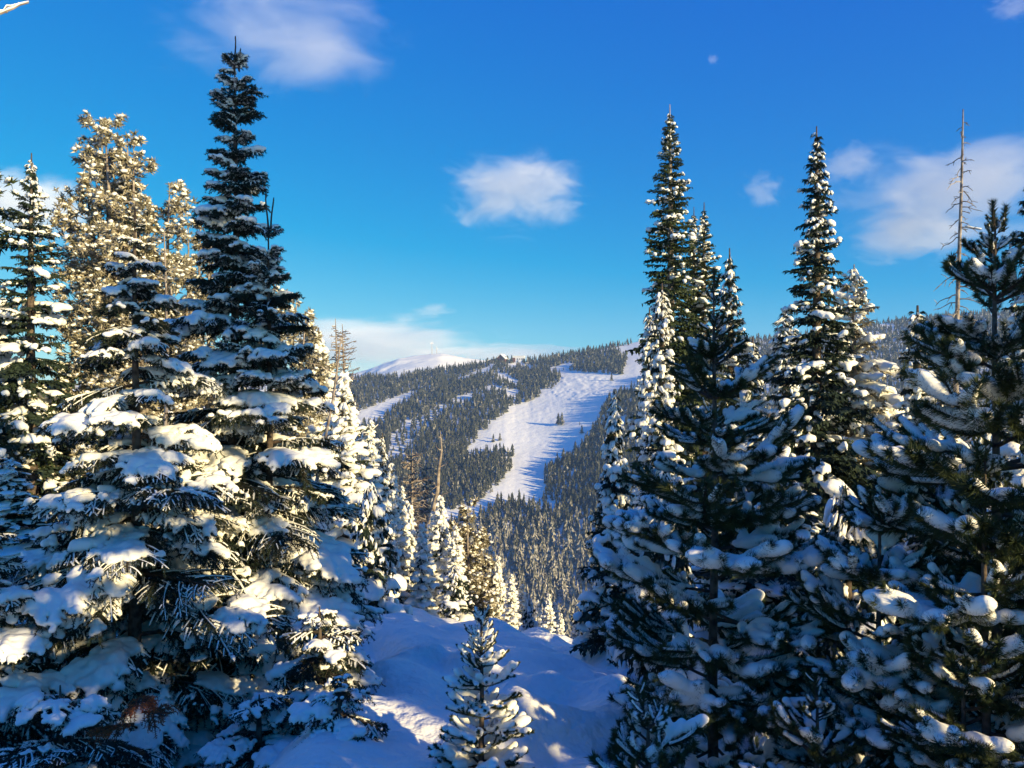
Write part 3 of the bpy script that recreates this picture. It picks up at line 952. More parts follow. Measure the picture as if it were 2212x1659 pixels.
def bough_snow_coarse(sh, seed, cover, thick, pil):
    r = np.random.default_rng(seed)
    C, R = [], []
    for P_, rad, lv in sh:
        if lv == 3 or (lv == 2 and r.random() < 0.5):
            continue
        for s in ((0.3, 0.45, 0.6, 0.75, 0.9) if lv == 0 else (0.25, 0.45, 0.65, 0.85) if lv == 1 else (0.5, 0.85)):
            p = np.array([np.interp(s * (len(P_) - 1), np.arange(len(P_)), P_[:, i]) for i in range(3)])
            if lump(p[0], p[1], 7.5, seed) > cover:
                continue
            q = thick * r.uniform(0.7, 1.3)
            C.append(p + [0, 0, q * 0.45]); R.append((q * 1.05, q * 1.05, q * 0.9))
    for k in range(pil):
        u = r.uniform(0.5, 0.9)
        C.append([u, r.normal(0, 0.1), 0.04 - 0.1 * u]); R.append((r.uniform(0.1, 0.2), r.uniform(0.1, 0.16), r.uniform(0.06, 0.1)))
    if not C:
        C, R = [[0.6, 0, 0.03]], [(0.08, 0.08, 0.05)]
    return blobs_to_mesh(C, R, 0.078, noise=0.2, seed=seed, nscale=12.0)

FU = [fir_unit(900 + i) for i in range(5)]

def mid_fir_meshes(seed, H, prof, snow, gap=0.30, nb=5, pitch=((0, -14), (0.5, -6), (0.85, 12), (1, 40)), needle=None, thin=1.0, trunk_r=None, bark=None, sunk=0.3, z0=0.03):
    r = np.random.default_rng(seed)
    ph, pl = zip(*prof); qh, qd = zip(*pitch)
    rows = []
    z = z0; az = r.random() * 6
    while z < 0.99:
        l0 = float(np.interp(z, ph, pl))
        for k in range(nb):
            az += 2 * math.pi / nb + r.normal(0, 0.3)
            f = min(z + r.uniform(-0.5, 0.5) * gap * (0.4 + 0.6 * l0) / H, 0.995)
            rows.append((f, az, l0 * r.uniform(0.6, 1.18), r.random(), r.integers(0, len(FU))))
        az += 0.6
        z += gap * (0.25 + 0.55 * l0) / H
    A = np.array(rows)
    n = len(A)
    f, azs, l, w, kind = A.T
    pit = np.radians(np.interp(f, qh, qd) + r.normal(0, 9, n))
    roll = r.normal(0, 0.22, n)
    M = rot_bough(azs, pit, roll, l, l * r.uniform(0.75, 1.1, n) * np.where(r.random(n) < 0.5, 1, -1), np.maximum(l, 0.5) * thin)
    loc = np.stack([0.02 * r.normal(0, 1, n), 0.02 * r.normal(0, 1, n), f * H], -1)
    gc, gs = Geo(), Geo()
    lev = np.where(w < snow[0], 0, np.where(w < snow[0] + snow[1], 1, np.where(w < snow[0] + snow[1] + snow[2], 2, 3)))
    for k, (V, T, sn) in enumerate(FU):
        s = kind == k
        if s.any():
            batch(gc, V, T, M[s], loc[s])
        for q in range(3):
            t = s & (lev == q)
            if t.any():
                batch(gs, sn[q][0], sn[q][1], M[t], loc[t])
    gt = Geo()
    tt = np.linspace(0, 1, 10)
    tr = trunk_r or 0.012 * H + 0.03
    tube(gt, np.stack([0.01 * H * np.sin(tt * 5 + seed) * tt * (1 - tt), 0 * tt, tt * (H * 1.01) - sunk * (tt == 0)], -1), tr * (1 - tt) ** 0.8 + 0.012, 6, 0)
    tw = r.uniform(0.10, 0.16) * min(H / 8, 1.5)
    return (geo_mesh('trunk', gt, [bark or M_BARK], smooth=True), geo_mesh('crown', gc, [needle or M_NEEDLE]),
            geo_mesh('snow_load', gs, [M_SNOW], smooth=True) if not gs.empty() else None)

def plant(name, label, loc, meshes, rotz=0.0, scale=None, group=None, cat='tree'):
    root = thing(name, label, cat, loc, rotz, group)
    if scale:
        root.scale = scale
    for nm, me in zip(('trunk', 'crown', 'snow_load'), meshes):
        if me is not None:
            o = link(nm, me, root)
            if nm == 'snow_load':
                o['kind'] = 'stuff'
    return root

def mid_fir(label, px, Y, top, rows, seed, snow, dz=-0.2, name='fir_tree', **k):
    b = gpos(px, Y, dz)
    H = height_to(top, b)
    prof = sorted((min(max((-(v - CY) / F * Y - b[2]) / H, 0.0), 1.0), w / F * Y) for v, w in rows)
    girth = float(np.mean(np.interp(np.linspace(0.35, 1, 30), *zip(*prof))))
    share = k.pop('share', None)
    if share in SHARED:                       # alike trees use the same meshes at their own size
        me, H0, g0 = SHARED[share]
        q = girth / g0
        return plant(name, label, b, me, random.Random(seed).random() * 6, (q, q, H / H0))
    me = mid_fir_meshes(seed, H, prof, snow, **k)
    if share:
        SHARED[share] = (me, H, girth)
    return plant(name, label, b, me, random.Random(seed).random() * 6)
SHARED = {}

# --- tufted pines: open stems carrying needle tufts with a puff of snow on each
def tuft_unit(seed):
    r = np.random.default_rng(seed)
    n = 15
    d = unit(r.normal(0, 1, (n, 3)) + [0, 0, 0.25])
    w = unit(np.cross(d, r.normal(0, 1, (n, 3)))) * 0.20
    c = d * 0.12
    V = np.stack([c - w, c + w, d * 1.25], 1).reshape(-1, 3)
    T = np.arange(n * 3).reshape(-1, 3)
    B = ICO_V * (1 + 0.22 * r.normal(0, 1, (12, 1)))
    B = B * [0.60 * r.uniform(0.7, 1.2), 0.46, 0.30] + [r.normal(0, 0.2), r.normal(0, 0.2), 0.42]
    return (V, T), (B, ICO_T)
TU = [tuft_unit(50 + i) for i in range(6)]

def tuft_pine_meshes(seed, stems, tufts, size, snowy, shape, bark=None, needle=None):
    """stems: [(dx, dy, height)]; shape(f) gives the reach of the boughs at height fraction f."""
    r = np.random.default_rng(seed)
    gt, gc, gs = Geo(), Geo(), Geo()
    P_, S_ = [], []
    for sx, sy, H in stems:
        t = np.linspace(0, 1, 10)
        ax = np.stack([sx * np.minimum(t * 1.6, 1) + 0.02 * H * np.sin(t * 5 + seed + sx), sy * np.minimum(t * 1.6, 1), t * H - 0.4 * (t == 0)], -1)
        tube(gt, ax, (0.007 * H + 0.02) * (1 - t) ** 0.7 + 0.012, 6, 0)
        m = int(tufts / len(stems) / 12)
        for k in range(m):
            f = 0.05 + 0.95 * (1 - (1 - (k + r.random()) / m) ** 0.9)
            reach = shape(f) * r.uniform(0.55, 1.15)
            a = r.random() * 6.283
            p0 = np.array([np.interp(f, t, ax[:, i]) for i in range(3)])
            s = np.linspace(0, 1, 5)[:, None]
            up = r.uniform(0.15, 0.75) * (0.6 + 0.6 * f)
            b = p0 + np.array([math.cos(a), math.sin(a), -0.10]) * reach * s + np.array([0, 0, up * reach]) * s * s
            tube(gt, b, np.linspace(0.010 + 0.012 * reach, 0.008, 5), 3, 0, cap=False)
            q = np.sqrt(r.uniform(0.06, 1, 12))
            pp = np.stack([np.interp(q * 4, np.arange(5), b[:, i]) for i in range(3)], -1)
            pp += r.normal(0, 1, (12, 3)) * np.array([0.13, 0.13, 0.08]) * min(reach, 1.2) * (0.35 + q[:, None])
            P_.append(pp); S_.append(size * r.uniform(0.7, 1.25, 12))
        P_.append(np.array([[ax[-1, 0], ax[-1, 1], H + 0.02], [ax[-1, 0] + 0.05, ax[-1, 1], H - 0.2]])); S_.append(np.array([size, size]))
    P_ = np.concatenate(P_); S_ = np.concatenate(S_)
    n = len(P_); kind = r.integers(0, len(TU), n); has = r.random(n) < snowy
    M = rot_bough(r.random(n) * 6.28, r.normal(0, 0.3, n), r.normal(0, 0.3, n), S_, S_, S_)
    for k, (A, B) in enumerate(TU):
        s = kind == k
        batch(gc, A[0], A[1], M[s], P_[s])
        s &= has
        batch(gs, B[0], B[1], M[s] * r.uniform(0.7, 1.2, (s.sum(), 1, 1)), P_[s])
    return (geo_mesh('trunk', gt, [bark or M_GREYBARK], smooth=True), geo_mesh('crown', gc, [needle or M_PINE]), geo_mesh('snow_load', gs, [M_SNOW], smooth=True))

def tuft_pine(label, px, Y, tops, tufts, size, snowy, shape, seed, **k):
    """tops: [(picture column, picture row)] of the stems."""
    b = gpos(px, Y, -0.2)
    stems = [((qx - px) / F * Y, random.Random(seed + i).uniform(-0.6, 0.6) * (i > 0), -(qy - CY) / F * Y - b[2]) for i, (qx, qy) in enumerate(tops)]
    return plant('pine_tree', label, b, tuft_pine_meshes(seed, stems, tufts, size, snowy, shape, **k))

# --- leafless dead trees
def snag_meshes(seed, H, r0, lo, reach, nbr, droop, twigs=3, snow=0.0, bend=None, steps=14, tk=1.0):
    r = np.random.default_rng(seed)
    gt, gb, gs = Geo(), Geo(), Geo()
    t = np.linspace(0, 1, steps)
    ax = np.stack([np.zeros(steps), np.zeros(steps), t * H - 0.3 * (t == 0)], -1)
    if bend is not None:
        ax[:, 0] = np.interp(t, *zip(*bend))
    else:
        ax[:, 0] = 0.006 * H * np.sin(t * 6 + seed)
    tube(gt, ax, r0 * (1 - t) ** 0.75 + 0.010, 7, 0)
    for k in range(nbr):
        f = lo + (0.98 - lo) * (k + r.random()) / nbr
        p0 = np.array([np.interp(f, t, ax[:, i]) for i in range(3)])
        a = r.random() * 6.283
        ln = reach(f) * r.uniform(0.4, 1.2)
        s = np.linspace(0, 1, 6)[:, None]
        b = p0 + np.array([math.cos(a), math.sin(a), r.uniform(-0.15, 0.25)]) * ln * s + np.array([0, 0, droop * r.uniform(0.4, 1.4) * ln]) * s * s
        b[1:] += r.normal(0, 0.03 * ln, (5, 3))
        tube(gb, b, np.linspace(0.007 + 0.010 * ln, 0.004, 6) * tk, 3, 0, cap=False)
        for q in range(int(twigs)):
            u = r.uniform(0.25, 0.95)
            p1 = np.array([np.interp(u * 5, np.arange(6), b[:, i]) for i in range(3)])
            d = unit(np.array([math.cos(a), math.sin(a), 0.1]) + r.normal(0, 0.7, 3))
            l2 = ln * r.uniform(0.2, 0.45)
            c = p1 + d * l2 * np.linspace(0, 1, 3)[:, None] + np.array([0, 0, droop * 0.4 * l2]) * np.linspace(0, 1, 3)[:, None] ** 2
            tube(gb, c, np.linspace(0.006, 0.003, 3) * tk, 3, 0, cap=False)
        if snow and r.random() < snow:
            tube(gs, b[1:] + [0, 0, 0.02], np.linspace(0.012 + 0.014 * ln, 0.010, 5), 4, 0)
    return gt, gb, gs

def dead_tree(label, px, Y, top, seed, r0, lo, reach, nbr, droop, twigs=3, snow=0.0, bend=None, bark=None, rotz=0.0, tk=1.0):
    b = gpos(px, Y, -0.2)
    H = height_to(top, b)
    gt, gb, gs = snag_meshes(seed, H, r0, lo, reach, nbr, droop, twigs, snow, bend, tk=(0.7 + Y / 22) * tk)
    root = thing('dead_tree', label, 'tree', b, rotz)
    link('trunk', geo_mesh('trunk', gt, [bark or M_GREYBARK], smooth=True), root)
    if not gb.empty():
        link('bare_branches', geo_mesh('bare_branches', gb, [bark or M_GREYBARK]), root, kind='stuff')
    if not gs.empty():
        link('snow_load', geo_mesh('snow_load', gs, [M_SNOW], smooth=True), root, kind='stuff')
    return root

# ---------------------------------------------------------------- left side, sunlit
HEAVY, MID, LIGHT, BARELY = (0.62, 0.26, 0.08), (0.34, 0.36, 0.2), (0.12, 0.32, 0.34), (0.0, 0.03, 0.24)
mid_fir('slender dark fir with a pointed top at the far left', 68, 17, 340,
        [(340, 4), (400, 18), (470, 40), (560, 55), (640, 60), (720, 72), (800, 85), (1000, 110), (1400, 130)], 61, (0.03, 0.18, 0.36), share='h', gap=0.30, nb=5)
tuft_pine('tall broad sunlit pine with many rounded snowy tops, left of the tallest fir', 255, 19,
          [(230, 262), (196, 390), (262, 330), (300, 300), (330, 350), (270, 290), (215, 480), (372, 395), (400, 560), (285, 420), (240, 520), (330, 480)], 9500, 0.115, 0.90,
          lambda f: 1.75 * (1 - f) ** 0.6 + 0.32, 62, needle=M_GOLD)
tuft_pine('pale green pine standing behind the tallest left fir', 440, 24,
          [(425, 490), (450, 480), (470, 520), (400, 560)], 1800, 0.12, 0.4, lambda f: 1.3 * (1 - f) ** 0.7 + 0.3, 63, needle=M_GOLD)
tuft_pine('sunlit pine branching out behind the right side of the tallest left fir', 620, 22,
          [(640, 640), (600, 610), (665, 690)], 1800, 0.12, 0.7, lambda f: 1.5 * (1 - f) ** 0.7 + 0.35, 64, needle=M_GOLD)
tuft_pine('young sunlit pine with thick white candle shoots at the left', 120, 18,
          [(118, 790), (95, 850), (160, 850), (60, 900)], 2600, 0.12, 0.85, lambda f: 1.3 * (1 - f) ** 0.6 + 0.3, 66)
tuft_pine('tall pine at the left edge of the picture with only its twig ends showing', -62, 17,
          [(-55, 260), (-80, 200), (-45, 420)], 700, 0.14, 0.75, lambda f: 1.4 * (1 - f) ** 0.7 + 0.3, 69)
mid_fir('large frosted fir standing in front of the twin bare trees', 742, 17, 800,
        [(800, 6), (860, 22), (920, 36), (1000, 55), (1100, 78), (1200, 100), (1300, 112), (1400, 118)], 70, HEAVY, share='d', gap=0.24, nb=6)
mid_fir('narrow snow plastered spire left of the brown dead tree', 800, 23, 908,
        [(908, 4), (960, 16), (1040, 22), (1140, 34), (1300, 50), (1450, 60)], 71, HEAVY, share='a', gap=0.22, nb=5)
mid_fir('very thin dark spire beside the snow plastered spire', 826, 24, 940,
        [(940, 3), (1000, 12), (1080, 15), (1160, 22), (1300, 34), (1450, 44)], 72, LIGHT, share='b', gap=0.22, nb=5)
mid_fir('thin snowy spire under the brown dead tree', 868, 26, 1050,
        [(1050, 3), (1100, 12), (1180, 18), (1260, 26), (1400, 40)], 73, HEAVY, share='a', gap=0.22, nb=5)
mid_fir('snowy spire between the brown dead tree and the crooked snag', 912, 25, 1130,
        [(1130, 4), (1180, 16), (1260, 28), (1340, 36), (1450, 46)], 74, HEAVY, share='c', gap=0.22, nb=5)
mid_fir('bright pointed fir just right of the crooked snag', 952, 26, 1072,
        [(1072, 4), (1120, 14), (1200, 28), (1280, 40), (1400, 52)], 75, HEAVY, share='c', gap=0.22, nb=6)
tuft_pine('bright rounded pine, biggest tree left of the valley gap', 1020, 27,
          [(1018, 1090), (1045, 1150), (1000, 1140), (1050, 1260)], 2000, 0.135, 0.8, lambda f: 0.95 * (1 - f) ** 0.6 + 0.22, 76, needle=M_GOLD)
mid_fir('slim snowy fir on the left flank of the bright rounded pine', 984, 25.5, 1135,
        [(1135, 4), (1190, 16), (1280, 26), (1400, 36)], 77, HEAVY, share='a', gap=0.22, nb=5)
mid_fir('dark shaded fir in front of the bright rounded pine', 985, 17, 1222,
        [(1222, 4), (1260, 24), (1320, 52), (1380, 82), (1450, 95)], 78, LIGHT, share='e', gap=0.20, nb=6)
mid_fir('thin sunlit fir right of the bright rounded pine', 1076, 27, 1200,
        [(1200, 3), (1250, 11), (1320, 20), (1420, 30)], 79, HEAVY, share='c', gap=0.22, nb=5)
mid_fir('sunlit fir at the right end of the row along the crest', 1105, 25, 1240,
        [(1240, 3), (1290, 13), (1360, 22), (1440, 30)], 80, HEAVY, share='a', gap=0.22, nb=5)
mid_fir('small dark shaded fir on the snow crest', 1143, 20, 1288,
        [(1288, 3), (1330, 14), (1380, 24), (1450, 30)], 81, LIGHT, share='e', gap=0.18, nb=5)
mid_fir('small snowy fir at the right end of the snow crest', 1185, 23, 1282,
        [(1282, 3), (1330, 12), (1400, 22), (1470, 28)], 82, HEAVY, share='c', gap=0.2, nb=5)
mid_fir('tiny pale fir low behind the snow crest', 1212, 25, 1325,
        [(1325, 2), (1370, 10), (1450, 18)], 83, HEAVY, share='a', gap=0.2, nb=5)
mid_fir('shaded spreading fir at the foot of the large frosted fir', 800, 14.5, 1050,
        [(1050, 8), (1140, 40), (1240, 62), (1330, 70), (1450, 70)], 84, LIGHT, share='e', gap=0.22, nb=6)

for i, (lb, px, Y, top, sh) in enumerate((
        ('slim frosted spire close behind the very thin dark spire', 845, 25.5, 1000, 'a'),
        ('slim frosted fir right behind the thin snowy spire under the brown dead tree', 886, 28, 1090, 'c'),
        ('slim frosted fir half hidden behind the bright pointed fir', 936, 28, 1105, 'a'),
        ('frosted fir between the bright pointed fir and the rounded pine', 1000, 28.5, 1165, 'c'),
        ('slim pale fir just behind the right edge of the rounded pine', 1060, 29, 1180, 'a'),
        ('short pale fir beside the thin sunlit fir, right of the rounded pine', 1090, 28, 1228, 'c'),
        ('short pale fir behind the small dark fir on the crest', 1128, 28, 1262, 'a'),
        ('pale fir tip just right of the small dark fir on the crest', 1162, 27, 1296, 'c'),
        ('little sunlit fir tip between the last two firs on the crest', 1199, 28.5, 1300, 'a'),
        ('rightmost little sunlit fir tip beside the dark narrow fir', 1244, 28, 1335, 'c'))):
    mid_fir(lb, px, Y, top, [(top, 3), (top + 50, 12), (top + 120, 22), (top + 240, 38)], 300 + i, HEAVY, share=sh)
BRUSH = lambda a: (lambda f: a * (1 - f) ** 0.55 + 0.05)
dead_tree('thin bare tree, left one of the pair against the cloud', 723, 26, 688, 91, 0.10, 0.62, lambda f: 0.75 * (1 - f) ** 0.5 * (f < 0.99) + 0.1, 80, -0.2, 4, 0.1, tk=1.3)
dead_tree('bare tree with a wider brown top, right one of the pair against the cloud', 742, 26.5, 700, 92, 0.12, 0.6, lambda f: 0.8 * (1 - f) ** 0.4 + 0.1, 100, 0.1, 4, 0.1, tk=1.3)
dead_tree('bare wind bent snag with long snowy limbs reaching right, at the pair of bare trees', 752, 22, 830, 93, 0.07, 0.55, lambda f: 1.7 * (0.4 + 0.6 * (f < 0.9)), 16, 0.12, 3, 0.6)
dead_tree('brown dead tree with a dense twiggy top, left of the crooked snag', 893, 30, 970, 94, 0.13, 0.45, lambda f: 1.15 * (1 - f) ** 0.5 + 0.12, 170, 0.12, 6, 0.05, tk=1.5)
dead_tree('second brown dead tree close behind the twiggy topped one', 920, 31, 1000, 95, 0.10, 0.45, lambda f: 1.0 * (1 - f) ** 0.5 + 0.12, 130, 0.1, 6, 0.05, tk=1.5)
dead_tree('pale crooked snag with a forked bare top', 930, 29, 930, 96, 0.20, 0.62, lambda f: 0.75 * (1 - f) + 0.25, 14, 0.35, 3, 0.1,
          bend=[(0, -0.5), (0.62, -0.1), (0.75, 0.25), (0.85, 0.30), (0.93, 0.42), (1, 0.36)])
dead_tree('leaning pale bare pole in front of the sunlit frosted firs on the left', 700, 16, 735, 97, 0.05, 0.72, lambda f: 0.4, 7, 0.3, 2, 0.2,
          bend=[(0, -0.5), (0.5, -0.15), (0.8, 0.2), (1, 0.34)])
dead_tree('thin bare stem rising through the sunlit pine behind the snow capped fir', 356, 13, 500, 98, 0.035, 0.80, lambda f: 0.18, 8, 0.2, 1)

# ---------------------------------------------------------------- right side
mid_fir('tallest narrow spire fir right of the ski run', 1447, 25, 238,
        [(238, 3), (300, 18), (370, 30), (440, 44), (520, 52), (600, 52), (680, 62), (760, 74), (900, 84), (1100, 95), (1400, 110)], 101, BARELY, gap=0.26, nb=6,
        pitch=((0, -16), (0.5, -10), (0.85, 4), (1, 30)), needle=M_PINE, bark=M_GREYBARK)
mid_fir('left of the two thin spires behind the tallest narrow fir', 1499, 27, 458,
        [(458, 2), (520, 14), (600, 26), (700, 36), (900, 60), (1300, 90)], 102, (0.02, 0.15, 0.32), share='g', gap=0.24, nb=5, needle=M_PINE)
mid_fir('right of the two thin spires behind the tallest narrow fir', 1521, 26, 448,
        [(448, 2), (510, 13), (580, 30), (680, 48), (760, 62), (950, 80), (1300, 100)], 103, LIGHT, share='g', gap=0.24, nb=5, needle=M_PINE)
mid_fir('slim dark fir with a bare pointed tip, right of the front pine tip', 1576, 15, 545,
        [(545, 3), (600, 15), (680, 24), (760, 46), (850, 58), (1000, 72), (1400, 110)], 104, (0.02, 0.15, 0.32), gap=0.22, nb=5, pitch=((0, -12), (0.6, -2), (1, 35)))
mid_fir('small sunlit snowy fir at the left foot of the tallest narrow spire', 1430, 19, 620,
        [(620, 3), (680, 11), (760, 22), (850, 32), (950, 44), (1300, 75)], 105, MID, share='b', gap=0.24, nb=5)
mid_fir('thin sunlit fir at the edge of the ski run, left of the tallest spire', 1403, 20, 672,
        [(672, 2), (730, 9), (800, 14), (900, 26), (1100, 44), (1400, 60)], 106, MID, share='b', gap=0.22, nb=5)
mid_fir('tall pointed snow speckled fir, second tallest on the right', 1764, 14.5, 285,
        [(285, 4), (340, 16), (420, 30), (520, 42), (600, 56), (700, 70), (800, 88), (900, 105), (1000, 130), (1150, 150), (1400, 180)], 107, (0.0, 0.07, 0.34), gap=0.25, nb=6,
        pitch=((0, -14), (0.5, -6), (0.85, 8), (1, 40)))
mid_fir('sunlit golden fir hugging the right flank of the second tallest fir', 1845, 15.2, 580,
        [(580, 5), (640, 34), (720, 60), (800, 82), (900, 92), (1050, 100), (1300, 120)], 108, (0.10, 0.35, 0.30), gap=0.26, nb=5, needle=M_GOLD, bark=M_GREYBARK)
mid_fir('thin bare tipped spire left of the second tallest fir', 1696, 23, 670,
        [(670, 2), (720, 10), (800, 22), (900, 40), (1100, 70)], 109, MID, share='b', gap=0.24, nb=5)
mid_fir('little pale spire between the front pine and the second tallest fir', 1626, 24, 735,
        [(735, 2), (790, 10), (860, 20), (1000, 40), (1200, 60)], 110, MID, share='b', gap=0.24, nb=5)
mid_fir('slim shaded fir spire left of the bare dead trunk', 1982, 14, 668,
        [(668, 2), (720, 14), (800, 28), (880, 40), (1000, 60), (1300, 95)], 111, LIGHT, share='b', gap=0.22, nb=5, pitch=((0, -12), (0.6, 0), (1, 38)))
mid_fir('dark fir standing at the right edge of the picture', 2240, 8.5, 330,
        [(330, 8), (450, 40), (600, 60), (800, 80), (1000, 110), (1500, 160)], 112, LIGHT, share='h', gap=0.30, nb=5)
mid_fir('dark narrow fir beside the ski run, left of the front right pine', 1327, 12, 852,
        [(852, 3), (900, 12), (980, 22), (1060, 40), (1150, 58), (1250, 75), (1350, 88), (1450, 92)], 113, LIGHT, share='f', gap=0.18, nb=6, pitch=((0, -12), (0.6, -4), (1, 35)))
mid_fir('dense snowy dark fir filling the space behind the front right pine', 1660, 11, 900,
        [(900, 10), (1000, 60), (1150, 120), (1300, 150), (1500, 170)], 114, MID, share='f', gap=0.22, nb=6)
mid_fir('dark fir low behind the large right pine', 2030, 9.5, 880,
        [(880, 10), (1000, 70), (1150, 110), (1400, 140)], 115, MID, share='f', gap=0.22, nb=6)
mid_fir('dark shaded fir low behind the left side of the front right pine', 1440, 9.5, 1010,
        [(1010, 8), (1100, 50), (1250, 90), (1400, 110), (1550, 110)], 116, LIGHT, share='e', gap=0.20, nb=6)
mid_fir('shaded fir low in the gap right of the second tallest fir', 1830, 9.0, 1060,
        [(1060, 10), (1150, 60), (1300, 110), (1500, 130)], 117, LIGHT, share='e', gap=0.20, nb=6)
mid_fir('sunlit frosted fir with a blunt cone, right behind the tallest left fir', 688, 25, 715,
        [(715, 8), (760, 26), (820, 42), (900, 52), (1000, 70), (1300, 100)], 65, HEAVY, share='d', gap=0.24, nb=6, needle=M_PINE)
mid_fir('sunlit fir bowed under thick snow at the left edge', -14, 17.5, 650,
        [(650, 10), (720, 36), (800, 60), (900, 75), (1100, 100), (1500, 130)], 67, HEAVY, share='d', gap=0.28, nb=5)
mid_fir('snowy fir low in the left edge shade, under the bowed sunlit fir', 20, 14, 990,
        [(990, 20), (1080, 70), (1200, 110), (1500, 150)], 68, MID, share='f', gap=0.26, nb=5)
dead_tree('tall bare dead trunk with drooping thin branches near the right edge', 2073, 14, 236, 121, 0.062, 0.42, lambda f: 0.62 * (1 - f) ** 0.6 + 0.08, 90, -0.55, 3, 0.05)

# ---------------------------------------------------------------- the wood goes on outside the right edge and behind the photographer
OUT = mid_fir_meshes(140, 10.0, [(0, 1.5), (0.3, 1.3), (0.6, 0.9), (0.85, 0.5), (1, 0.06)], MID, gap=0.42, nb=5)
for lb, x, y, top in (('big fir outside the right edge, nearest to the large right pine', 6.9, 2.6, 5.6),
                      ('fir outside the right edge, farthest forward', 8.3, 3.9, 3.2),
                      ('low fir beside the photographer, outside the frame', 3.95, 0.40, 3.7),
                      ('low fir outside the frame, nearer the right pines', 4.62, 0.98, 3.5),
                      ('low fir outside the frame, closest behind the photographer', 3.6, -0.7, 3.4)):
    z = float(ground(x, y)) - 0.2
    k = (top - z) / 10.0
    plant('fir_tree', lb, (x, y, z), OUT, x * 2.1, (max(k, 0.55), max(k, 0.55), k), 'firs outside the frame')

TALL = mid_fir_meshes(141, 15.5, [(0, 1.2), (0.5, 1.7), (0.8, 1.2), (1, 0.1)], MID, gap=0.34, nb=6, z0=0.50)
for lb, x, y in (('tall bare stemmed fir far behind the photographer, outside the frame', 16.3, -6.6),):
    plant('fir_tree', lb, (x, y, float(ground(x, y)) - 0.2), TALL, x, None, 'firs outside the frame')

# ---------------------------------------------------------------- lone trees on the ski run
def run_tree(label, px, py, hpx, seed, wide=1.0, cluster=0):
    # walk out along the sight line until it meets the slope
    Y = 450.0
    while Y < 1195:
        x = (px - CX) / F * Y
        if -(py - CY) / F * Y <= float(ground(x, Y)):
            break
        Y += 1.0
    x = (px - CX) / F * Y
    H = hpx / F * Y
    V, T = FAR_HI[seed % len(FAR_HI)]
    me = make_mesh('conifer', V, T, [M_FAR], attr={'frost_sun': np.full(len(V), 0.10)})
    o = thing('conifer', label, 'tree', (x, Y, float(ground(x, Y)) - 0.2), seed, None, me)
    o.scale = (H * wide, H * wide, H)
for i, (lb, px, py, h, wd) in enumerate([
        ('dark bushy conifer, left tree of the clump alone in the middle of the ski run', 1206, 917, 27, 1.5),
        ('dark bushy conifer, right tree of the clump alone in the middle of the ski run', 1214, 918, 29, 1.5),
        ('small dark conifer standing apart low on the right side of the ski run', 1257, 937, 20, 1.3),
        ('tiny conifer just above the small one on the right side of the ski run', 1252, 918, 8, 1.2),
        ('slim conifer on the bench at the top right of the mogul field', 1321, 823, 20, 0.9),
        ('slim conifer near the right edge of the bench above the run', 1364, 845, 24, 0.9),
        ('conifer pair member at the right edge of the bench beside the tallest spire', 1377, 850, 28, 1.1),
        ('left end conifer of the short row at the left edge of the lower run', 1066, 956, 20, 1.4),
        ('right end conifer of the short row at the left edge of the lower run', 1080, 952, 18, 1.4),
        ('tiny dark conifer on the snow cat track below the upper wood', 1217, 800, 8, 1.3)]):
    run_tree(lb, px, py, h, i, wd)

# ------------------------------------------------------------------ small built things on the far ridge
M_STEEL = noise_mat('painted_steel', (0.45, 0.46, 0.47), (0.6, 0.6, 0.6), 2.0, 0.5)
M_TIMBER = noise_mat('dark_red_timber', (0.10, 0.04, 0.03), (0.17, 0.07, 0.05), 1.0, 0.8)
M_WHITE = noise_mat('white_cladding', (0.72, 0.73, 0.74), (0.8, 0.8, 0.8), 1.0, 0.7)
M_PANE = noise_mat('dark_glass', (0.03, 0.035, 0.045), (0.05, 0.055, 0.07), 1.0, 0.2, spec=0.6)

def mast(label, px, base_py, top_py, Y, dish):
    b = P(px, base_py, Y)
    H = (base_py - top_py) / F * Y
    root = thing('radio_mast', label, 'mast', b)
    g = Geo()
    w = 0.9
    for sx, sy in ((-w, -w), (w, -w), (0, w)):
        tube(g, [(sx, sy, -4), (sx * 0.55, sy * 0.55, H)], [0.55, 0.45], 5)
    for k in range(14):
        z0, z1 = H * k / 14, H * (k + 1) / 14
        s0, s1 = 1 - 0.45 * k / 14, 1 - 0.45 * (k + 1) / 14
        c = [(-w, -w), (w, -w), (0, w)]
        for i in range(3):
            a, bb = c[i], c[(i + 1) % 3]
            tube(g, [(a[0] * s0, a[1] * s0, z0), (bb[0] * s1, bb[1] * s1, z1)], 0.25, 4, cap=False)
    link('lattice_tower', geo_mesh('lattice_tower', g, [M_STEEL]), root)
    if dish:
        g = Geo()
        for dx, dz in ((-2.2, -1.0), (2.2, -0.5), (0.0, 1.0)):
            tube(g, [(dx, -1.2, H + dz), (dx, -0.4, H + dz)], [1.7, 1.5], 10)
            tube(g, [(0, 0, H + dz), (dx, -0.5, H + dz)], 0.25, 5)
        link('antenna', geo_mesh('antenna', g, [M_WHITE]), root)
    else:
        g = Geo()
        tube(g, [(0, 0, H), (0, 0, H + 4)], 0.25, 5)
        for a in range(3):
            box(g, (1.2 * math.cos(a * 2.1), 1.2 * math.sin(a * 2.1), H - 3), (0.7, 0.7, 5.0))
        link('antenna', geo_mesh('antenna', g, [M_WHITE]), root)
mast('tall radio mast with white dishes at its head on the snowy summit', 933, 768, 741, Y_P - 6, True)
mast('shorter radio mast right of the tall one on the snowy summit', 943.5, 768, 750, Y_P - 2, False)

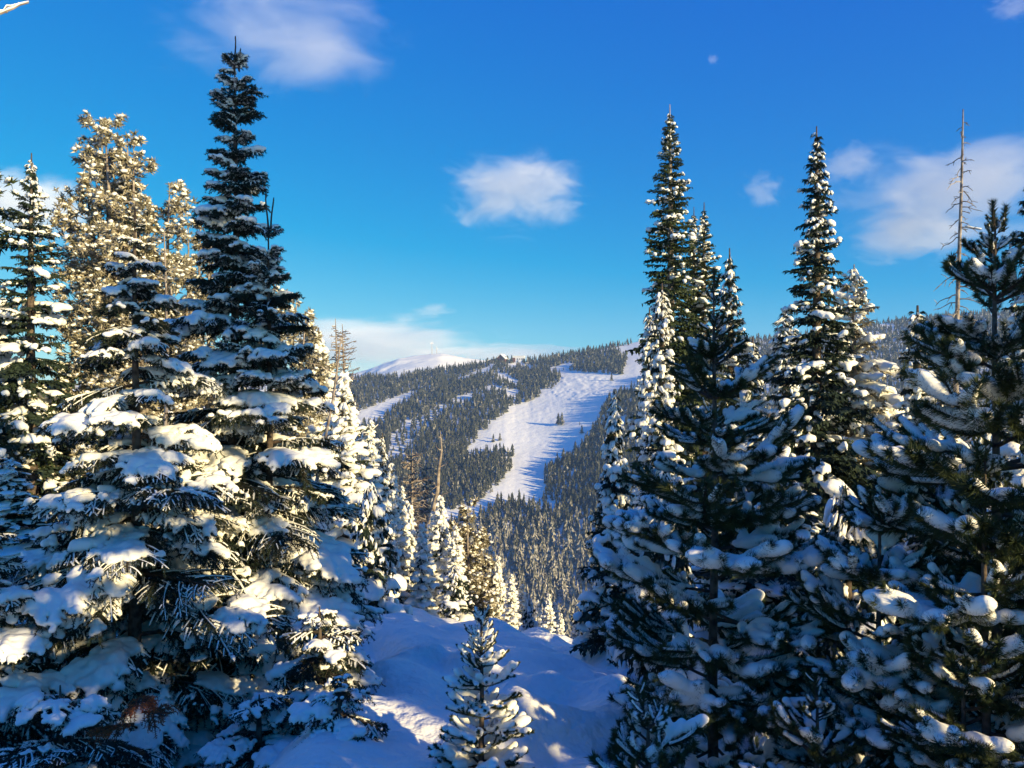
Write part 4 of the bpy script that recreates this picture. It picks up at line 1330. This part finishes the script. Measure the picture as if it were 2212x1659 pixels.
def gable(root, w, d, h, rise, wall_m, roof_m, eave=1.2):
    g = Geo()
    V = [(-w, -d, -4), (w, -d, -4), (w, d, -4), (-w, d, -4), (-w, -d, h), (w, -d, h), (w, d, h), (-w, d, h), (0, -d, h + rise), (0, d, h + rise)]
    T = [(0, 1, 5), (0, 5, 4), (1, 2, 6), (1, 6, 5), (2, 3, 7), (2, 7, 6), (3, 0, 4), (3, 4, 7), (4, 5, 8), (6, 7, 9)]
    g.add(V, T); link('wall', geo_mesh('wall', g, [wall_m]), root)
    g = Geo()
    e = eave; k = rise / w
    for s in (-1, 1):
        A = np.array([(0, -d - e, h + rise + 0.1), (0, d + e, h + rise + 0.1), (s * (w + e), d + e, h - e * k + 0.1), (s * (w + e), -d - e, h - e * k + 0.1)])
        B = A + [0, 0, 0.9]
        V = np.concatenate([A, B])
        Q = [(0, 1, 2, 3), (4, 7, 6, 5), (0, 3, 7, 4), (1, 5, 6, 2), (3, 2, 6, 7), (0, 4, 5, 1)]
        g.add(V, [t for a, b, c, dd in Q for t in ((a, b, c), (a, c, dd))])
    link('roof', geo_mesh('roof', g, [roof_m]), root)

def windows(root, xs, zs, y, w, h):
    for x in xs:
        for z in zs:
            g = Geo(); box(g, (x, y, z), (w, 0.3, h))
            link('window', geo_mesh('window', g, [M_PANE]), root)

def ridge_at(px, back=8.0):
    Y = Y_R - back
    x = (px - CX) / F * Y
    return (x, Y, float(ground(x, Y)))

r_ = thing('lodge', 'dark red timber lodge with a steep snowy gable on the far ridge', 'building', ridge_at(1085, 4), math.radians(-25))
r_.location.z += 1.5
gable(r_, 7.0, 6.0, 3.5, 6.0, M_TIMBER, M_SNOW)
windows(r_, (-4, 0, 4), (1.5,), -6.05, 1.8, 1.8)
r_ = thing('building', 'low snow roofed building just left of the red lodge on the far ridge', 'building', ridge_at(1064, -3), math.radians(10))
gable(r_, 8.0, 5.0, 2.5, 2.4, M_TIMBER, M_SNOW)
windows(r_, (-5, -1.5, 2, 5.5), (1.0,), -5.05, 1.6, 1.4)
r_ = thing('lift_station', 'white boxy lift station building right of the red lodge on the far ridge', 'building', ridge_at(1121, 2), math.radians(-12))
r_.location.z += 0.5
g = Geo(); box(g, (0, 0, 3.0), (17, 9, 9)); link('wall', geo_mesh('wall', g, [M_WHITE]), r_)
g = Geo(); box(g, (0, 0, 7.95), (18, 10, 0.9)); link('roof', geo_mesh('roof', g, [M_SNOW]), r_)
g = Geo(); box(g, (-7.0, 0, 2.0), (4.5, 9.3, 7.0)); link('annex', geo_mesh('annex', g, [M_TIMBER]), r_)
windows(r_, (-1.5, 2.0, 5.5), (3.5,), -4.6, 1.8, 1.6)

# rounded white shelter at the top of the run
r_ = thing('summit_shelter', 'small white domed shelter at the very top of the ski run', 'building', ridge_at(1386, 3), 0)
g = Geo()
a = np.linspace(0, math.pi, 13)
for y0, y1, m in ((-3, 3, 0),):
    V = np.concatenate([np.stack([5 * np.cos(a), np.full(13, y0), -1 + 6.0 * np.sin(a)], -1), np.stack([5 * np.cos(a), np.full(13, y1), -1 + 6.0 * np.sin(a)], -1),
                        [[0, y0, -1]], [[0, y1, -1]]])
    T = []
    for i in range(12):
        T += [(i, i + 1, 13 + i + 1), (i, 13 + i + 1, 13 + i), (26, i + 1, i), (27, 13 + i, 13 + i + 1)]
    g.add(V, T)
link('shell', geo_mesh('shell', g, [M_WHITE], smooth=False), r_)
g = Geo(); box(g, (0, -3.05, 0.6), (2.4, 0.3, 3.0)); link('door', geo_mesh('door', g, [M_PANE]), r_)

def lift_tower(label, px, base_py, hpx, Y):
    b = P(px, base_py, Y); H = hpx / F * Y
    root = thing('lift_tower', label, 'lift tower', b, 0, 'chairlift towers on the summit slope')
    g = Geo(); tube(g, [(0, 0, -5), (0, 0, H)], [0.5, 0.35], 7); link('post', geo_mesh('post', g, [M_STEEL]), root)
    g = Geo(); box(g, (0, 0, H), (6.5, 0.5, 0.5))
    for s in (-1, 1):
        box(g, (s * 3.0, 0, H - 0.5), (0.5, 2.6, 0.5))
    link('crossarm', geo_mesh('crossarm', g, [M_STEEL]), root)
for lb, px, py, h, Y in (('leftmost chairlift tower on the snowy summit slope, near the tree line', 922, 795, 11, Y_P - 90),
                         ('middle chairlift tower on the open summit slope', 963, 788, 11, Y_P - 50),
                         ('rightmost chairlift tower on the summit skyline beside small trees', 1010, 781, 10, Y_P - 12)):
    lift_tower(lb, px, py, h, Y)
for i, (px, py, h) in enumerate([(999, 781, 9), (1004, 782, 7), (1017, 782, 6), (1035, 781, 5)]):
    V, T = FAR_LO[i % len(FAR_LO)]
    o = thing('conifer', ('tallest little conifer on the right shoulder of the snowy summit', 'little conifer right beside the tallest one on the summit shoulder',
                          'low shrub like conifer beside the rightmost lift tower', 'last low conifer at the right end of the summit shoulder')[i], 'tree',
              P(px, py, Y_P - 8), i, None, make_mesh('conifer', V, T, [M_FAR], attr={'frost_sun': np.full(len(V), 0.1)}))
    H = h / F * Y_P
    o.scale = (H * 1.3, H * 1.3, H)

# ------------------------------------------------------------------ dead brown boughs in the front left tree, bare twig top left
def brown_bough(base, seed, L, az):
    r = np.random.default_rng(seed)
    sh = fir_shoots(r, L, 0.15, 0.04)
    g = Geo()
    for P_, rad, lv in sh:
        tube(g, P_, np.linspace(rad, rad * 0.4, len(P_)), 3, 0, cap=False)
        needles_on(g, P_, r, 260, 0.022, 0.006, 0.5)
    return geo_mesh('dead_bough', g, [M_TWIG, M_BROWN])

for px, py, Y, L, az, seed in ((300, 1520, 5.0, 0.26, -1.3, 1), (240, 1575, 4.95, 0.24, -2.6, 2), (335, 1545, 5.0, 0.20, -0.4, 3)):
    o = link('dead_bough', brown_bough(None, 400 + seed, L, az), CORNER, label='rusty brown dead bough')
    q = P(px, py, Y) - Vector(CORNER.location)
    o.location = q - Vector((math.cos(az), math.sin(az), 0)) * L * 0.55
    o.rotation_euler = (0.3, -0.1, az)

# bare dead tree just outside the left edge; one whitened twig reaches into the top left corner
def edge_snag():
    r = np.random.default_rng(5)
    base = np.array([-4.7, 5.0, float(ground(-4.7, 5.0)) - 0.2])
    root = thing('dead_tree', 'bare dead tree at the left edge, its whitened twig in the top left corner', 'tree', base)
    H = 7.4
    g = Geo(); t = np.linspace(0, 1, 10)
    tube(g, np.stack([0.05 * np.sin(t * 5), 0 * t, t * H], -1), 0.07 * (1 - t) ** 0.7 + 0.012, 7)
    link('trunk', geo_mesh('trunk', g, [M_GREYBARK], smooth=True), root)
    gb, gs = Geo(), Geo()
    st = np.array([0, 0, 4.55])
    a, b = np.array(P(-40, 45, 5.0)) - base, np.array(P(62, 6, 5.3)) - base
    for p, q, rad in ((st, a, 0.02), (a, b, 0.013), (a + (b - a) * 0.25, np.array(P(30, 8, 5.2)) - base, 0.008), (a + (b - a) * 0.5, np.array(P(42, 4, 5.4)) - base, 0.007)):
        s = np.linspace(0, 1, 7)[:, None]
        c = p + (q - p) * s + r.normal(0, 0.006, (7, 3))
        tube(gb, c, np.linspace(rad, rad * 0.4, 7), 5)
        tube(gs, c + [0, 0, rad * 0.7], np.linspace(rad * 0.8, rad * 0.4, 7), 5)
    for k in range(14):
        f = r.uniform(0.3, 0.95); an = r.uniform(1.7, 4.6); ln = r.uniform(0.4, 0.9)
        s = np.linspace(0, 1, 5)[:, None]
        c = np.array([0, 0, f * H]) + np.array([math.cos(an), math.sin(an), 0.25]) * ln * s
        tube(gb, c, np.linspace(0.014, 0.004, 5), 4)
    link('bare_branches', geo_mesh('bare_branches', gb, [M_GREYBARK]), root)
    link('snow_load', geo_mesh('snow_load', gs, [M_SNOW], smooth=True), root)
edge_snag()
_t = sum(sum(len(p.vertices) - 2 for p in m.polygons) if len(m.polygons) < 2000 else len(m.polygons) for m in bpy.data.meshes)
print('unique triangles about', _t)

# ------------------------------------------------------------------ clouds: real volumes of thin vapour
def cloud_material(name, dens, scale, lo):
    m = bpy.data.materials.new(name); m.use_nodes = True
    nt = m.node_tree; N, L = nt.nodes, nt.links; N.clear()
    o = N.new('ShaderNodeOutputMaterial'); v = N.new('ShaderNodeVolumePrincipled')
    tc = N.new('ShaderNodeTexCoord'); oi = N.new('ShaderNodeObjectInfo')
    le = N.new('ShaderNodeVectorMath'); le.operation = 'LENGTH'; L.new(tc.outputs['Object'], le.inputs[0])
    off = N.new('ShaderNodeMath'); off.operation = 'MULTIPLY'; off.inputs[1].default_value = 60.0; L.new(oi.outputs['Random'], off.inputs[0])
    ad = N.new('ShaderNodeVectorMath'); ad.operation = 'ADD'; L.new(tc.outputs['Object'], ad.inputs[0]); L.new(off.outputs[0], ad.inputs[1])
    nz = N.new('ShaderNodeTexNoise'); nz.inputs['Scale'].default_value = scale; nz.inputs['Detail'].default_value = 9; nz.inputs['Roughness'].default_value = 0.6
    nz.inputs['Distortion'].default_value = 0.8
    L.new(ad.outputs[0], nz.inputs['Vector'])
    a = N.new('ShaderNodeMath'); a.operation = 'MULTIPLY_ADD'; a.inputs[1].default_value = -0.55; a.inputs[2].default_value = 0.25; L.new(le.outputs['Value'], a.inputs[0])
    b = N.new('ShaderNodeMath'); b.operation = 'ADD'; L.new(a.outputs[0], b.inputs[0]); L.new(nz.outputs['Fac'], b.inputs[1])
    mr = N.new('ShaderNodeMapRange'); mr.interpolation_type = 'SMOOTHSTEP'
    mr.inputs['From Min'].default_value = lo; mr.inputs['From Max'].default_value = lo + 0.21; mr.inputs['To Min'].default_value = 0; mr.inputs['To Max'].default_value = dens
    L.new(b.outputs[0], mr.inputs['Value'])
    # fade out before the hull is reached
    hl = N.new('ShaderNodeMapRange'); hl.inputs['From Min'].default_value = 0.98; hl.inputs['From Max'].default_value = 0.75
    L.new(le.outputs['Value'], hl.inputs['Value'])
    mu = N.new('ShaderNodeMath'); mu.operation = 'MULTIPLY'; L.new(mr.outputs[0], mu.inputs[0]); L.new(hl.outputs[0], mu.inputs[1])
    L.new(mu.outputs[0], v.inputs['Density'])
    v.inputs['Color'].default_value = (0.97, 0.97, 0.98, 1); v.inputs['Anisotropy'].default_value = -0.35
    L.new(v.outputs[0], o.inputs['Volume'])
    return m
CLOUD_M = {}
def cloud(label, parts, dens, Y=4200.0, scale=2.2, lo=0.42):
    """One cloud is one object; parts: (px, py, half width px, half height px)."""
    px, py, w, h = parts
    key = (dens, scale, lo)
    if key not in CLOUD_M:
        CLOUD_M[key] = cloud_material('thin_cloud', dens, scale, lo)
    V, T = ICO2_V * 1.06, ICO2_T
    me = make_mesh('cloud', V, T, [CLOUD_M[key]])
    o = thing('cloud', label, 'cloud', P(px, py, Y), 0, None, me)
    k = Y / F
    o.scale = (w * k, 0.55 * w * k, h * k)
    return o
cloud('small white cloud alone in the middle of the sky', (1115, 410, 240, 125), 0.0033, lo=0.40)
cloud('large faint wispy cloud behind the tip of the tallest left fir', (610, 75, 400, 190), 0.0008, lo=0.42)
cloud('broad soft white cloud on the right behind the bare dead trunk', (2060, 420, 380, 190), 0.0026, lo=0.42)
cloud('lower grey lobe of cloud beside the bare dead trunk', (1960, 510, 210, 95), 0.0025, lo=0.40)
cloud('thin veil of cloud right of the second tallest fir', (1840, 355, 130, 70), 0.0022, lo=0.42)
cloud('faint small puff left of the second tallest fir', (1645, 410, 80, 65), 0.0028, lo=0.42)
cloud('pale grey cloud bank low behind the snowy summit', (800, 745, 400, 90), 0.0020, Y=5600.0, lo=0.36)
cloud('thin low cloud streak right of the summit cloud bank', (1100, 765, 260, 35), 0.0025, Y=5600.0, lo=0.38)
cloud('small pinkish wisp above the summit cloud bank', (935, 670, 70, 26), 0.0025, Y=5600.0, lo=0.42)
cloud('pale grey cloud at the left edge behind the far left fir', (30, 450, 250, 105), 0.0031, lo=0.36)
cloud('faint cloud scrap in the top right corner', (2190, 15, 90, 45), 0.0025, lo=0.40)
cloud('tiny white puff high right of centre', (1540, 128, 22, 20), 0.0062, lo=0.42)

# ------------------------------------------------------------------ haze
def haze():
    g = Geo()
    box(g, (0, 1000, -40), (4400, 2600, 400))
    me = geo_mesh('haze', g, [])
    m = bpy.data.materials.new('haze'); m.use_nodes = True
    nt = m.node_tree; nt.nodes.clear()
    o = nt.nodes.new('ShaderNodeOutputMaterial'); v = nt.nodes.new('ShaderNodeVolumePrincipled')
    v.inputs['Color'].default_value = (0.50, 0.72, 1.0, 1)
    v.inputs['Density'].default_value = 0.00015
    v.inputs['Anisotropy'].default_value = 0.1
    nt.links.new(v.outputs[0], o.inputs['Volume'])
    me.materials.append(m)
    link('haze', me, kind='stuff')
haze()
